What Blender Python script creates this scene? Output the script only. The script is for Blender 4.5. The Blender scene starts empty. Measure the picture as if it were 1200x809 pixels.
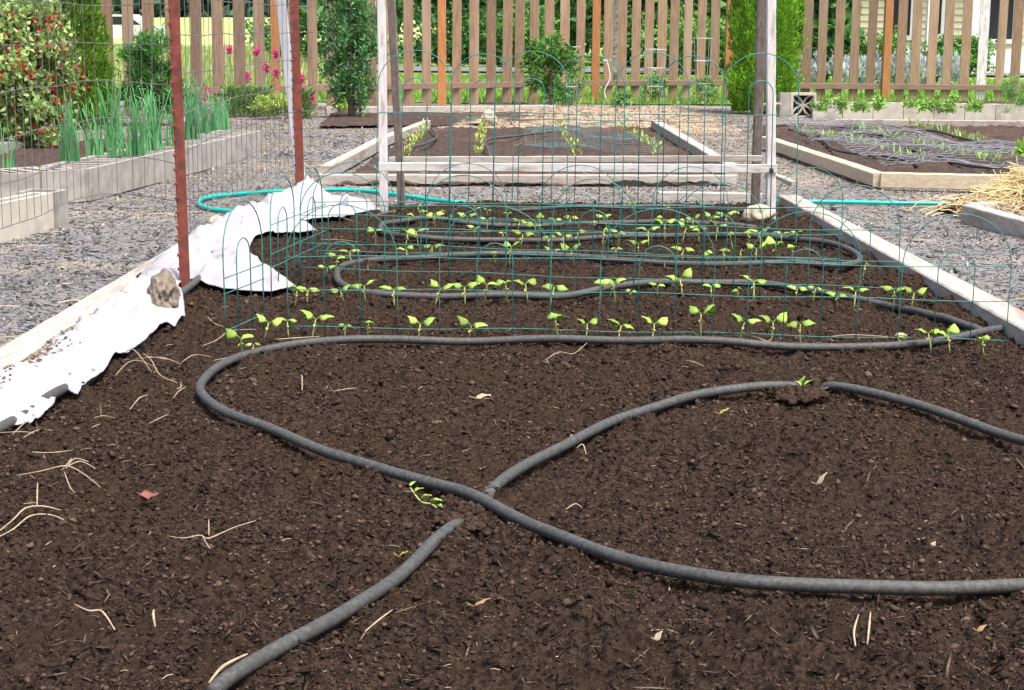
import bpy, math, random
import numpy as np
from mathutils import Matrix, Vector
random.seed(7); RNG = np.random.default_rng(7)
scene = bpy.context.scene
COL = scene.collection
R = math.radians

# ------------------------------------------------------------------ camera
F = 2000.0; PITCH = R(10.6); ROLL = R(0.45); CAMZ = 1.0
MC = Matrix.Rotation(math.pi/2-PITCH, 3, 'X') @ Matrix.Rotation(ROLL, 3, 'Z')
cam_d = bpy.data.cameras.new('camera'); cam = bpy.data.objects.new('camera', cam_d); COL.objects.link(cam)
cam.location = (0, 0, CAMZ); cam.rotation_euler = MC.to_euler()
cam_d.sensor_width = 36; cam_d.lens = 36*F/1200; cam_d.clip_start = .05; cam_d.clip_end = 2000
scene.camera = cam
def ray(px, py): return MC @ Vector(((px-600)/F, -(py-404.5)/F, -1))
def P(px, py, z=0.0):
    d = ray(px, py); t = (z-CAMZ)/d.z
    return Vector((d.x*t, d.y*t, z))
def PY(px, py, Y):
    d = ray(px, py); t = Y/d.y
    return Vector((d.x*t, Y, CAMZ+d.z*t))
ZP = -0.04     # level of the paths

# ------------------------------------------------------------------ noise
def vn(x, y, s=0):
    r = np.random.default_rng(1000+s); T = r.random((256, 256))
    xi = np.floor(x).astype(int); yi = np.floor(y).astype(int)
    fx = x-xi; fy = y-yi; fx = fx*fx*(3-2*fx); fy = fy*fy*(3-2*fy)
    a = T[xi % 256, yi % 256]; b = T[(xi+1) % 256, yi % 256]; c = T[xi % 256, (yi+1) % 256]; d = T[(xi+1) % 256, (yi+1) % 256]
    return (a*(1-fx)+b*fx)*(1-fy)+(c*(1-fx)+d*fx)*fy-.5
def hs_low(x, y):
    x = np.asarray(x, float); y = np.asarray(y, float)
    return .028*vn(x*1.7+3, y*1.7, 1)+.034*vn(x*5+9, y*5, 2)+.016*vn(x*13, y*13, 3)
def worley(x, y, s):
    r_ = np.random.default_rng(2000+s); TX = r_.random((256, 256)); TY = r_.random((256, 256)); TR = r_.random((256, 256))
    xi = np.floor(x).astype(int); yi = np.floor(y).astype(int); out = np.zeros(x.shape)
    for dx in (-1, 0, 1):
        for dy in (-1, 0, 1):
            a = (xi+dx) % 256; b = (yi+dy) % 256; rad = .25+.55*TR[a, b]
            d2 = ((xi+dx+TX[a, b]-x)**2+(yi+dy+TY[a, b]-y)**2)/rad**2
            out = np.maximum(out, np.sqrt(np.clip(1-d2, 0, 1))*rad)
    return out
def clods(x, y):
    wx = x+.012*vn(x*60, y*60, 8); wy = y+.012*vn(x*60+5, y*60+9, 9)
    dens = np.clip(.35+1.6*(vn(x*3, y*3, 14)+vn(x*9, y*9, 15)*.7), 0, 1)
    return .034*worley(wx*19, wy*19, 1)*dens**1.5+.0190*worley(wx*42, wy*42, 2)*(.3+.7*dens)+.0085*worley(wx*95, wy*95, 3)
def hs_high(x, y):
    x = np.asarray(x, float); y = np.asarray(y, float)
    return clods(x, y)+.007*vn(x*62, y*62, 5)+.006*vn(x*120, y*120, 6)+.005*vn(x*210, y*210, 7)-.019
def hs_high_old(x, y):
    a = vn(x*30, y*30, 4); b = vn(x*62, y*62, 5); c = vn(x*120, y*120, 6); d = vn(x*210, y*210, 7)
    return .020*np.abs(a)*1.6+.012*np.abs(b)*1.5+.008*c+.005*d-.007
def hs(x, y): return float(hs_low(x, y))
def hg(x, y):
    x = np.asarray(x, float); y = np.asarray(y, float)
    return ZP+.018*vn(x*1.3, y*1.3, 11)+.012*vn(x*4, y*4, 12)

# ------------------------------------------------------------------ materials
def lin(r, g, b):
    f = lambda v: ((v/255+.055)/1.055)**2.4 if v/255 > .04045 else v/255/12.92
    return (f(r), f(g), f(b))
def mat(name, c1, c2=None, scale=8, rough=.8, bump=0, bscale=40, attr=False, rnd=0, trans=0, stretch=None, metal=0, c3=None, s3=2, spec=None, contrast=(.35, .65)):
    m = bpy.data.materials.new(name); m.use_nodes = True
    nt = m.node_tree; N = nt.nodes; L = nt.links; b = N['Principled BSDF']
    b.inputs['Roughness'].default_value = rough; b.inputs['Metallic'].default_value = metal
    b.inputs['Specular IOR Level'].default_value = .3 if spec is None else spec
    tc = N.new('ShaderNodeTexCoord'); mp = N.new('ShaderNodeMapping'); L.new(tc.outputs['Object'], mp.inputs[0])
    if stretch: mp.inputs['Scale'].default_value = stretch
    def noise(s, d=6, ro=.6):
        n = N.new('ShaderNodeTexNoise'); n.inputs['Scale'].default_value = s; n.inputs['Detail'].default_value = d; n.inputs['Roughness'].default_value = ro
        L.new(mp.outputs[0], n.inputs['Vector']); return n.outputs['Fac']
    def ramp(src, a, c):
        r = N.new('ShaderNodeMapRange'); r.inputs[1].default_value = a; r.inputs[2].default_value = c; L.new(src, r.inputs[0]); return r.outputs[0]
    def mix(f, a, c, mode='MIX'):
        x = N.new('ShaderNodeMix'); x.data_type = 'RGBA'; x.blend_type = mode
        if isinstance(f, (int, float)): x.inputs[0].default_value = f
        else: L.new(f, x.inputs[0])
        for i, v in ((6, a), (7, c)):
            if isinstance(v, tuple): x.inputs[i].default_value = (*v, 1)
            else: L.new(v, x.inputs[i])
        return x.outputs[2]
    out = c1
    if c2: out = mix(ramp(noise(scale), *contrast), c1, c2)
    if c3: out = mix(ramp(noise(s3, 3), .52, .68), out, c3)
    if attr:
        a = N.new('ShaderNodeAttribute'); a.attribute_name = 'col'; out = mix(1.0, out, a.outputs['Color'], 'MULTIPLY')
    if rnd:
        oi = N.new('ShaderNodeObjectInfo'); r = N.new('ShaderNodeMapRange'); L.new(oi.outputs['Random'], r.inputs[0])
        r.inputs[3].default_value = 1-rnd; r.inputs[4].default_value = 1+rnd
        cb = N.new('ShaderNodeCombineColor')
        for i in range(3): L.new(r.outputs[0], cb.inputs[i])
        out = mix(1.0, out, cb.outputs[0], 'MULTIPLY')
    if isinstance(out, tuple): b.inputs['Base Color'].default_value = (*out, 1)
    else: L.new(out, b.inputs['Base Color'])
    if bump:
        bn = N.new('ShaderNodeBump'); bn.inputs['Strength'].default_value = 1; bn.inputs['Distance'].default_value = bump
        L.new(noise(bscale, 8, .7), bn.inputs['Height']); L.new(bn.outputs[0], b.inputs['Normal'])
    if trans:
        tr = N.new('ShaderNodeBsdfTranslucent'); ms = N.new('ShaderNodeMixShader'); ms.inputs[0].default_value = trans
        if isinstance(out, tuple): tr.inputs[0].default_value = (*out, 1)
        else: L.new(out, tr.inputs[0])
        L.new(b.outputs[0], ms.inputs[1]); L.new(tr.outputs[0], ms.inputs[2]); L.new(ms.outputs[0], N['Material Output'].inputs[0])
    return m

M = {}
M['soil'] = mat('soil', (.072, .050, .038), (.015, .0108, .009), 90, 1.0, .008, 170, c3=(.044, .030, .022), s3=3.2, spec=.02)
M['crumb'] = mat('soil_crumb', (1, 1, 1), None, 20, 1.0, .002, 260, attr=True, spec=.02)
M['path'] = mat('bark_path', (.28, .275, .275), (.11, .108, .112), 42, .9, .012, 55, c3=(.33, .29, .25), s3=1.2)
M['chip'] = mat('bark_chip', (1, 1, 1), None, 20, .85, .001, 200, attr=True)
M['concrete'] = mat('concrete', (.42, .40, .37), (.30, .28, .26), 9, .92, .003, 60, c3=(.24, .21, .18), s3=3.5)
M['concrete_pale'] = mat('pale_concrete', (.60, .56, .48), (.48, .45, .39), 9, .92, .003, 60, c3=(.36, .33, .28), s3=3)
M['board'] = mat('weathered_board', (.52, .49, .45), (.33, .30, .27), 14, .85, .002, 60, stretch=(6, .7, 6), c3=(.30, .25, .21), s3=1.8)
M['boardx'] = mat('weathered_board_cross', (.54, .51, .47), (.35, .32, .29), 14, .85, .002, 60, stretch=(.7, 6, 6), c3=(.34, .28, .24), s3=1.5)
M['newboard'] = mat('tan_board', (.60, .52, .38), (.46, .38, .27), 12, .8, .001, 60, stretch=(2, 2, 5))
M['picket'] = mat('picket_wood', (.36, .25, .165), (.23, .158, .104), 10, .88, .003, 40, stretch=(6, 6, .55), c3=(.36, .28, .20), s3=.9, rnd=.28)
M['rail'] = mat('rail_wood', (.30, .20, .16), (.20, .135, .11), 10, .88, .002, 40, stretch=(.6, 6, 6), rnd=.1)
M['post_orange'] = mat('new_cedar', (.50, .24, .10), (.36, .16, .065), 10, .75, .001, 40, stretch=(6, 6, .5), rnd=.1)
M['greywood'] = mat('grey_wood', (.34, .29, .26), (.20, .16, .14), 12, .88, .002, 60, stretch=(6, 6, .6))
M['whitewood'] = mat('peeling_white_paint', (.74, .73, .74), (.60, .57, .56), 16, .7, .002, 50, stretch=(4, 4, .7), c3=(.42, .36, .33), s3=9)
M['white_rail'] = mat('peeling_white_rail', (.70, .69, .69), (.54, .52, .50), 16, .7, .002, 50, stretch=(.7, 4, 4), c3=(.40, .34, .30), s3=7)
M['stakewhite'] = mat('white_stake', (.74, .74, .77), (.64, .64, .68), 10, .6)
M['rustred'] = mat('rusty_red_steel', (.27, .070, .050), (.15, .045, .036), 30, .75, .001, 90, c3=(.11, .045, .036), s3=14)
M['cloth'] = mat('white_row_cover', (.46, .455, .49), (.38, .375, .42), 5, .9, .002, 30, trans=.10)
M['soaker'] = mat('soaker_hose', (.090, .093, .092), (.036, .038, .038), 120, .65, .0010, 260, c3=(.045, .045, .044), s3=55, spec=.5)
M['soaker_dark'] = mat('buried_hose', (.12, .12, .12), (.06, .062, .065), 40, .8, .0012, 160)
M['teal'] = mat('teal_garden_hose', (.0, .50, .42), (.0, .40, .36), 20, .35, spec=.5)
M['greenwire'] = mat('green_coated_wire', (.05, .24, .22), (.03, .17, .155), 30, .5, spec=.5)
M['greywire'] = mat('galvanised_wire', (.24, .23, .24), (.14, .13, .14), 30, .6, metal=.3)
M['cagewire'] = mat('pale_wire', (.55, .56, .60), None, 30, .5, metal=.3)
M['net'] = mat('teal_net', (.14, .24, .25), (.09, .16, .17), 30, .6)
M['chicken'] = mat('chicken_wire', (.34, .36, .40), (.2, .21, .24), 30, .6, metal=.2)
M['rustwire'] = mat('rusty_wire', (.26, .12, .08), (.16, .08, .06), 30, .8)
M['rock'] = mat('rock', (.33, .28, .22), (.17, .14, .11), 24, .95, .012, 40, c3=(.12, .10, .08), s3=14)
M['stone'] = mat('field_stone', (.52, .44, .33), (.40, .33, .25), 8, .85, .003, 50)
M['leaf'] = mat('seedling_leaf', (.42, .60, .14), (.28, .47, .09), 45, .65, .0004, 150, trans=.3, rnd=.3, spec=.25)
M['leafpale'] = mat('cotyledon', (.60, .58, .18), (.46, .50, .13), 60, .6, trans=.25)
M['stem'] = mat('seedling_stem', (.47, .56, .20), None, 30, .6, trans=.15)
M['fol'] = mat('foliage', (1, 1, 1), None, 5, .6, attr=True, trans=.25)
M['bark'] = mat('bark', (.16, .13, .11), (.08, .065, .055), 14, .95, .01, 20, stretch=(3, 3, .7))
M['onion'] = mat('onion_leaf', (.15, .45, .18), (.10, .33, .12), 12, .5, trans=.2, rnd=.15)
M['straw'] = mat('straw', (.62, .51, .31), (.42, .33, .19), 50, .7, rnd=.1)
M['strawc'] = mat('straw_pieces', (1, 1, 1), None, 50, .7, attr=True)
M['root'] = mat('dry_root', (.44, .36, .26), (.28, .22, .15), 60, .8, rnd=.15)
M['dryleaf'] = mat('dry_leaf', (.45, .31, .16), (.32, .20, .10), 60, .7, trans=.15)
M['redleaf'] = mat('dry_red_leaf', (.30, .12, .10), (.20, .07, .06), 50, .7, trans=.15)
M['yellowleaf'] = mat('yellow_leaf', (.50, .40, .08), None, 50, .6, trans=.2)
M['paleleaf'] = mat('pale_dry_leaf', (.48, .40, .29), (.36, .29, .20), 50, .7)
M['petal'] = mat('pink_petal', (.80, .08, .34), (.66, .05, .28), 40, .6, trans=.2)
M['redpetal'] = mat('red_petal', (.62, .035, .02), (.45, .02, .02), 40, .6, trans=.2)
M['lawn'] = mat('lawn', (.19, .33, .07), (.12, .25, .05), 3, .9, .01, 60, c3=(.28, .36, .12), s3=.4)
M['field'] = mat('field_grass', (.40, .46, .18), (.30, .38, .14), .15, .95, .02, 5)
M['road'] = mat('road', (.20, .20, .21), (.15, .15, .16), 4, .9)
M['siding'] = mat('cream_siding', (.70, .66, .48), (.64, .60, .44), 3, .7)
M['trim'] = mat('white_trim', (.82, .82, .80), None, 3, .6)
M['glass'] = mat('window_glass', (.035, .04, .045), None, 3, .08, spec=.6)
M['roofm'] = mat('grey_shingle', (.12, .115, .11), (.08, .08, .08), 8, .9)
M['brown_soil'] = mat('brown_soil', (.090, .062, .050), (.040, .028, .024), 22, .95, .015, 60, c3=(.12, .07, .05), s3=.8)
M['carpaint'] = mat('white_car_paint', (.75, .75, .75), None, 3, .3)
M['tyre'] = mat('tyre', (.02, .02, .02), None, 3, .8)
M['black'] = mat('black_rubber', (.03, .03, .03), (.05, .045, .04), 30, .6)

# ------------------------------------------------------------------ mesh helpers
def link(name, me, m, parent=None, smooth=False):
    if m is not None: me.materials.append(m)
    if smooth: me.polygons.foreach_set('use_smooth', np.ones(len(me.polygons), bool))
    o = bpy.data.objects.new(name, me); COL.objects.link(o)
    if parent is not None: o.parent = parent; o.location = -parent.matrix_basis.translation
    return o
def npmesh(name, V, Fc, m, parent=None, smooth=False, col=None):
    """V (N,3), Fc (M,k) arrays"""
    V = np.asarray(V, np.float32); Fc = np.asarray(Fc, np.int32)
    me = bpy.data.meshes.new(name); k = Fc.shape[1]
    me.vertices.add(len(V)); me.vertices.foreach_set('co', V.ravel())
    me.loops.add(Fc.size); me.loops.foreach_set('vertex_index', Fc.ravel())
    me.polygons.add(len(Fc)); me.polygons.foreach_set('loop_start', np.arange(len(Fc), dtype=np.int32)*k)
    me.polygons.foreach_set('loop_total', np.full(len(Fc), k, np.int32))
    if col is not None:
        a = me.attributes.new('col', 'FLOAT_COLOR', 'POINT')
        c = np.ones((len(V), 4), np.float32); c[:, :3] = col; a.data.foreach_set('color', c.ravel())
    me.update(calc_edges=True); me.validate()
    return link(name, me, m, parent, smooth)
def tag(o, label=None, cat=None, group=None, kind=None):
    if label: o['label'] = label
    if cat: o['category'] = cat
    if group: o['group'] = group
    if kind: o['kind'] = kind
    return o
def empty(name, loc, label=None, cat=None, group=None):
    o = bpy.data.objects.new(name, None); COL.objects.link(o); o.location = loc; o.empty_display_size = .05
    return tag(o, label, cat, group)

class MB:
    def __init__(s): s.V = []; s.F = []; s.C = []
    def add(s, V, Fc, c=None):
        k = len(s.V); s.V += [tuple(v) for v in V]; s.F += [tuple(i+k for i in f) for f in Fc]
        if c is not None: s.C += [c]*len(V)
        return s
    def tube(s, pts, r, n=6, cap=True, c=None):
        pts = [Vector(p) for p in pts]; m = len(pts)
        rs = r if isinstance(r, (list, tuple)) else [r]*m
        V = []; prev = None
        for i, p in enumerate(pts):
            t = (pts[min(i+1, m-1)]-pts[max(i-1, 0)])
            if t.length < 1e-9: t = Vector((0, 0, 1))
            t.normalize()
            if prev is None:
                a = Vector((0, 0, 1)) if abs(t.z) < .9 else Vector((1, 0, 0)); u = t.cross(a).normalized()
            else:
                u = prev-t*prev.dot(t)
                u = u.normalized() if u.length > 1e-6 else t.cross(Vector((0, 0, 1))).normalized()
            prev = u; w = t.cross(u)
            for j in range(n):
                a = 2*math.pi*j/n; V.append(p+(u*math.cos(a)+w*math.sin(a))*rs[i])
        Fc = [(i*n+j, i*n+(j+1) % n, (i+1)*n+(j+1) % n, (i+1)*n+j) for i in range(m-1) for j in range(n)]
        if cap: Fc += [tuple(range(n-1, -1, -1)), tuple(range((m-1)*n, m*n))]
        return s.add(V, Fc, c)
    def beam(s, a, b, w, h, up=(0, 0, 1), n=8, jit=.0, ch=.004, c=None, taper=1.0):
        """chamfered rectangular bar from a to b; w across, h along up"""
        a = Vector(a); b = Vector(b); t = (b-a).normalized(); up = Vector(up); u = t.cross(up).normalized(); v = u.cross(t)
        x, y = w/2, h/2
        sec = [(-x, -y+ch), (-x, y-ch), (-x+ch, y), (x-ch, y), (x, y-ch), (x, -y+ch), (x-ch, -y), (-x+ch, -y)]
        V = []
        for i in range(n+1):
            f = i/n; q = a.lerp(b, f)+u*random.uniform(-jit, jit)+v*random.uniform(-jit, jit); k = 1+(taper-1)*f
            V += [q+u*sx*k+v*sy*k for sx, sy in sec]
        Fc = [(i*8+j, (i+1)*8+j, (i+1)*8+(j+1) % 8, i*8+(j+1) % 8) for i in range(n) for j in range(8)]
        Fc += [tuple(range(8)), tuple(range(n*8+7, n*8-1, -1))]
        return s.add(V, Fc, c)
    def box(s, x0, x1, y0, y1, z0, z1, c=None):
        V = [(x, y, z) for z in (z0, z1) for y in (y0, y1) for x in (x0, x1)]
        return s.add(V, [(0, 2, 3, 1), (4, 5, 7, 6), (0, 1, 5, 4), (1, 3, 7, 5), (3, 2, 6, 7), (2, 0, 4, 6)], c)
    def build(s, name, m, parent=None, smooth=False):
        me = bpy.data.meshes.new(name); me.from_pydata([tuple(v) for v in s.V], [], s.F); me.update()
        if s.C:
            a = me.attributes.new('col', 'FLOAT_COLOR', 'POINT')
            a.data.foreach_set('color', np.array([(*c[:3], 1) for c in s.C], np.float32).ravel())
        return link(name, me, m, parent, smooth)
def spline(pts, step=8):
    pts = [Vector(p) for p in pts]; out = []
    for i in range(len(pts)-1):
        p0 = pts[max(i-1, 0)]; p1 = pts[i]; p2 = pts[i+1]; p3 = pts[min(i+2, len(pts)-1)]
        for k in range(step):
            t = k/step; out.append(.5*((2*p1)+(p2-p0)*t+(2*p0-5*p1+4*p2-p3)*t*t+(3*p1-p0-3*p2+p3)*t**3))
    out.append(pts[-1]); return out
def ordn(i): return ['first', 'second', 'third', 'fourth', 'fifth', 'sixth', 'seventh', 'eighth', 'ninth', 'tenth', 'eleventh', 'twelfth', 'thirteenth', 'fourteenth', 'fifteenth', 'sixteenth', 'seventeenth', 'eighteenth', 'nineteenth', 'twentieth', 'twenty-first', 'twenty-second', 'twenty-third', 'twenty-fourth', 'twenty-fifth', 'twenty-sixth'][i]
def grid_mesh(name, xs, ys, zf, m, smooth=True, col=None):
    X, Y = np.meshgrid(xs, ys); Z = zf(X, Y); V = np.stack([X, Y, Z], -1).reshape(-1, 3)
    nx, ny = len(xs), len(ys); I = np.arange(nx*ny).reshape(ny, nx)
    Fc = np.stack([I[:-1, :-1], I[:-1, 1:], I[1:, 1:], I[1:, :-1]], -1).reshape(-1, 4)
    return npmesh(name, V, Fc, m, None, smooth, col)
def lumps(name, pos, size, col, m, flat=.7, elong=1.0, kind='stuff', flake=False, tilt=.5, parent=None):
    """many small irregular solids (or flakes) in one mesh"""
    n = len(pos)
    if flake:   # thin 3-D sliver: 4-sided bar with pointed ends
        B = np.array([(-1, 0, 0), (-.3, -.5, .12), (.5, -.4, .1), (1, 0, 0), (.4, .5, .1), (-.5, .42, .12), (0, 0, -.25)], float)
        Fc = np.array([(1, 2, 5), (2, 4, 5), (0, 1, 5), (2, 3, 4), (0, 6, 1), (1, 6, 2), (2, 6, 3), (3, 6, 4), (4, 6, 5), (5, 6, 0)])
    else:
        B = np.array([(1, 0, 0), (-1, 0, 0), (0, 1, 0), (0, -1, 0), (0, 0, 1), (0, 0, -1), (.6, .6, .6), (-.6, .6, .6), (-.6, -.6, .6), (.6, -.6, .6)], float)
        Fc = np.array([(4, 6, 7), (4, 7, 8), (4, 8, 9), (4, 9, 6), (6, 0, 2), (6, 2, 7), (7, 2, 1), (7, 1, 8), (8, 1, 3), (8, 3, 9), (9, 3, 0), (9, 0, 6), (5, 2, 0), (5, 1, 2), (5, 3, 1), (5, 0, 3)])
    k = len(B)
    V = np.repeat(B[None], n, 0)
    V = V*(1+RNG.uniform(-.42, .42, V.shape))
    V[:, :, 0] *= elong if np.isscalar(elong) else np.asarray(elong)[:, None]
    V[:, :, 2] *= flat
    a = RNG.uniform(0, 2*math.pi, n); ca, sa = np.cos(a)[:, None], np.sin(a)[:, None]
    b = RNG.normal(0, tilt, n)*.6; cb, sb = np.cos(b)[:, None], np.sin(b)[:, None]
    x, z = V[:, :, 0]*cb-V[:, :, 2]*sb, V[:, :, 0]*sb+V[:, :, 2]*cb; V[:, :, 0] = x; V[:, :, 2] = z
    x, y = V[:, :, 0]*ca-V[:, :, 1]*sa, V[:, :, 0]*sa+V[:, :, 1]*ca
    V[:, :, 0] = x; V[:, :, 1] = y
    V = V*np.asarray(size)[:, None, None]+pos[:, None, :]
    Fa = (Fc[None]+(np.arange(n)*k)[:, None, None]).reshape(-1, 3)
    return npmesh(name, V.reshape(-1, 3), Fa, m, parent, False, np.repeat(col, k, 0))
def leafcloud(name, pos, dirs, L, W, col, m, parent=None, fold=.25):
    """leaf blades: two triangles pairs folded along the midrib; dirs = unit vectors the leaf points along"""
    n = len(pos); rnd = RNG.normal(size=(n, 3)); s = np.cross(dirs, rnd); s /= np.linalg.norm(s, axis=1)[:, None]+1e-9
    nn = np.cross(s, dirs); L = np.asarray(L).reshape(-1, 1)*np.ones((n, 1)); W = np.asarray(W).reshape(-1, 1)*np.ones((n, 1))
    v0 = pos; v1 = pos+dirs*L*.5+s*W*.5+nn*W*fold; v2 = pos+dirs*L-nn*W*fold*.6; v3 = pos+dirs*L*.5-s*W*.5+nn*W*fold
    V = np.stack([v0, v1, v2, v3], 1).reshape(-1, 3); b = (np.arange(n)*4)[:, None, None]
    Fc = (np.array([(0, 1, 2), (0, 2, 3)])[None]+b).reshape(-1, 3)
    return npmesh(name, V, Fc, m, parent, False, np.repeat(col, 4, 0))
def unit(v): return v/(np.linalg.norm(v, axis=-1, keepdims=True)+1e-9)
def colvar(n, c, var=.25, hue=.1):
    c = np.array(c)[None]*(1+RNG.uniform(-var, var, (n, 1))); return np.clip(c*(1+RNG.uniform(-hue, hue, (n, 3))), 0, 1)

# ------------------------------------------------------------------ bed outline (world)
BL = lambda d: -1.50+.026*np.maximum(d-5.5, 0)                     # inner edge of the left board
BR0 = P(1200, 400); BR1 = P(925, 245)
BR = lambda d: BR0.x+(BR1.x-BR0.x)*(d-BR0.y)/(BR1.y-BR0.y)   # inner edge of the right board
BACK = P(700, 236).y

# ------------------------------------------------------------------ ground
def graded(a, b, c0, c1, n):  # fine between c0,c1
    return np.unique(np.concatenate([-np.geomspace(-a if a < 0 else 1, 5, 12)[:] if a < 0 else [], np.linspace(c0, c1, n), np.geomspace(max(c1, 1)+1, b, 14)]))
gx = np.unique(np.concatenate([-np.geomspace(9, 260, 14), np.linspace(-8, 8, 200), np.geomspace(9, 260, 14)]))
gy = np.unique(np.concatenate([[-30, -10, -3, 0], np.linspace(1.5, 26, 330), np.geomspace(27, 420, 16)]))
def gz(X, Y):
    z = hg(X, Y)
    # sunk under the bed so that only the bed's own soil shows
    inside = (X > BL(Y)+.03) & (X < 1.56) & (Y < BACK-.05)
    return np.where(inside, -.12, np.where(Y > 26, ZP-.02, z))
g = grid_mesh('ground', gx, gy, gz, M['path']); g['kind'] = 'structure'

# main soil of the bed: fine relief near the camera
ys = [1.9]
while ys[-1] < BACK+.02: ys.append(ys[-1]+max(.0036, .0036*(ys[-1]/2.6)**1.35))
ys = np.array(ys); xs = np.linspace(0, 1, 640)
Yg = np.repeat(ys[:, None], len(xs), 1); x0 = BL(Yg)-.01; x1 = BR(Yg)+.01; x1 = np.where(Yg < 4.2, np.minimum(x1, 1.75), x1)
Xg = x0+(x1-x0)*xs[None]
Zg = hs_low(Xg, Yg)+hs_high(Xg, Yg)
Zg -= .03*np.clip((Yg-BACK+.04)/.06, 0, 1)
I = np.arange(Xg.size).reshape(Xg.shape)
Fc = np.stack([I[:-1, :-1], I[:-1, 1:], I[1:, 1:], I[1:, :-1]], -1).reshape(-1, 4)
o = npmesh('soil', np.stack([Xg, Yg, Zg], -1).reshape(-1, 3), Fc, M['soil'], None, True); o['kind'] = 'structure'

# crumbs of soil lying on it
def scat(n, y0, y1, p=1.0, margin=.15):
    d = (RNG.random(n)**p)*(y1-y0)+y0; half = np.minimum(.33*d+margin, 9); x = RNG.uniform(-1, 1, n)*half
    return x, d
x, y = scat(190000, 2.2, BACK-.02, 1.25); k = (x > BL(y)) & (x < BR(y)); x, y = x[k], y[k]
sz = np.clip(RNG.lognormal(math.log(.0022), .5, len(x)), 0.0008, .010)*(.85+.10*(y-2.2).clip(0, 4))
k = vn(x*2.5, y*2.5, 31)+vn(x*8, y*8, 32)*.6+RNG.normal(0, .25, len(x)) > -.28; x, y, sz = x[k], y[k], sz[k]
cc = np.clip(colvar(len(x), (.052, .0365, .028), .2, .04)*np.exp(np.minimum(RNG.normal(0, .5, (len(x), 1)), .75)), .01, .3)
pos = np.stack([x, y, hs_low(x, y)+hs_high(x, y)+sz*.25], 1)
lumps('soil_crumbs', pos, sz, cc, M['crumb'], .9, RNG.uniform(.8, 1.6, len(x)))['kind'] = 'stuff'
# shredded fibres in the compost
x, y = scat(30000, 2.2, BACK-.05, 1.25); k = (x > BL(y)) & (x < BR(y)); x, y = x[k], y[k]
sz = np.clip(RNG.lognormal(math.log(.0028), .45, len(x)), .0015, .009); pos = np.stack([x, y, hs_low(x, y)+hs_high(x, y)+.005], 1)
t = RNG.random((len(x), 1))**5; cc = np.array([.070, .049, .037])*(1-t)+np.array([.34, .26, .19])*t
lumps('compost_shreds', pos, sz, cc, M['crumb'], .3, RNG.uniform(1.8, 5.5, len(x)), flake=True)['kind'] = 'stuff'
for nm in ('soil_crumbs', 'compost_shreds'):
    tag(bpy.data.objects[nm], 'dark crumbs of compost on the bed' if nm == 'soil_crumbs' else 'small brown shreds mixed in the compost', 'soil')

MX0, MX1 = P(480, 140).x, P(880, 140).x; MY0, MY1 = P(600, 152).y, P(600, 119.5).y
def mulchz(X, Y):
    e = np.clip(np.sin(np.clip((X-MX0)/(MX1-MX0), 0, 1)*math.pi)*2, 0, 1)*np.clip(np.sin(np.clip((Y-MY0)/(MY1-MY0), 0, 1)*math.pi)*2, 0, 1)
    return ZP-.03+e*(.055+.05*vn(X*3, Y*3, 71)+.03*vn(X*9, Y*9, 72))
# bark and gravel chips of the paths
x, y = scat(210000, 4.6, 22.2, 1.1, .4); zz = np.maximum(hg(x, y), mulchz(x, y))
inside = (x > BL(y)-.02) & (x < BR(y)+.12) & (y < BACK+.05)
k = ~inside; x, y, zz = x[k], y[k], zz[k]
sz = np.clip(RNG.lognormal(math.log(.0066), .45, len(x)), .003, .022)*(.75+.035*y)
n = len(x); w = RNG.random((n, 1)); base = np.where(w < .5, [[.145, .148, .160]], np.where(w < .84, [[.46, .452, .45]], np.where(w < .94, [[.50, .42, .32]], [[.05, .05, .055]])))
tan = (np.clip((y-8.5)/4, 0, 1)*(vn(x*.8, y*.8, 44) > -.3))[:, None]; tan = tan*(RNG.random((n, 1)) < .9)
base = base*(1-tan)+np.array([[.52, .42, .30]])*tan*RNG.uniform(.7, 1.1, (n, 1))+0
lumps('bark_chips', np.stack([x, y, zz+sz*.12], 1), sz, base*RNG.uniform(.7, 1.3, (n, 1)), M['chip'], .5, RNG.uniform(.9, 2.4, n), flake=True)
tag(bpy.data.objects['bark_chips'], 'grey bark and gravel chips covering the paths', 'mulch', kind='stuff')

# lawn, road and far field beyond the fence
lx = np.linspace(-60, 60, 60); ly = np.concatenate([np.linspace(23.3, 45, 40), np.linspace(46, 80, 20)])
def lawnz(X, Y): return ZP+.02+.03*vn(X*.4, Y*.4, 51)
grid_mesh('lawn', lx, ly, lawnz, M['lawn'])['kind'] = 'structure'
grid_mesh('road', np.linspace(-60, 14, 20), np.linspace(37.5, 41.5, 4), lambda X, Y: ZP+.06+0*X, M['road'])['kind'] = 'structure'
fx = np.linspace(-160, 160, 50); fy = np.linspace(79, 300, 40)
grid_mesh('field', fx, fy, lambda X, Y: ZP+.0+(Y-79)/221*2.4*(1-.4*np.clip((X+20)/120, 0, 1))+.5*vn(X*.03, Y*.03, 52)*np.clip((Y-79)/40, 0, 1), M['field'])['kind'] = 'structure'
# grass blades on lawn near the fence
n = 24000; x = RNG.uniform(-8, 9.5, n); y = 23.1+RNG.random(n)**1.6*12; 
pos = np.stack([x, y, lawnz(x, y)-.01], 1); d = unit(np.stack([RNG.normal(0, .3, n), RNG.normal(0, .3, n), np.ones(n)], 1))
leafcloud('grass', pos, d, RNG.uniform(.05, .14, n), .02, colvar(n, (.22, .40, .07), .35), M['fol'])
tag(bpy.data.objects['grass'], 'bright green lawn grass behind the picket fence', 'grass', kind='stuff')

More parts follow.
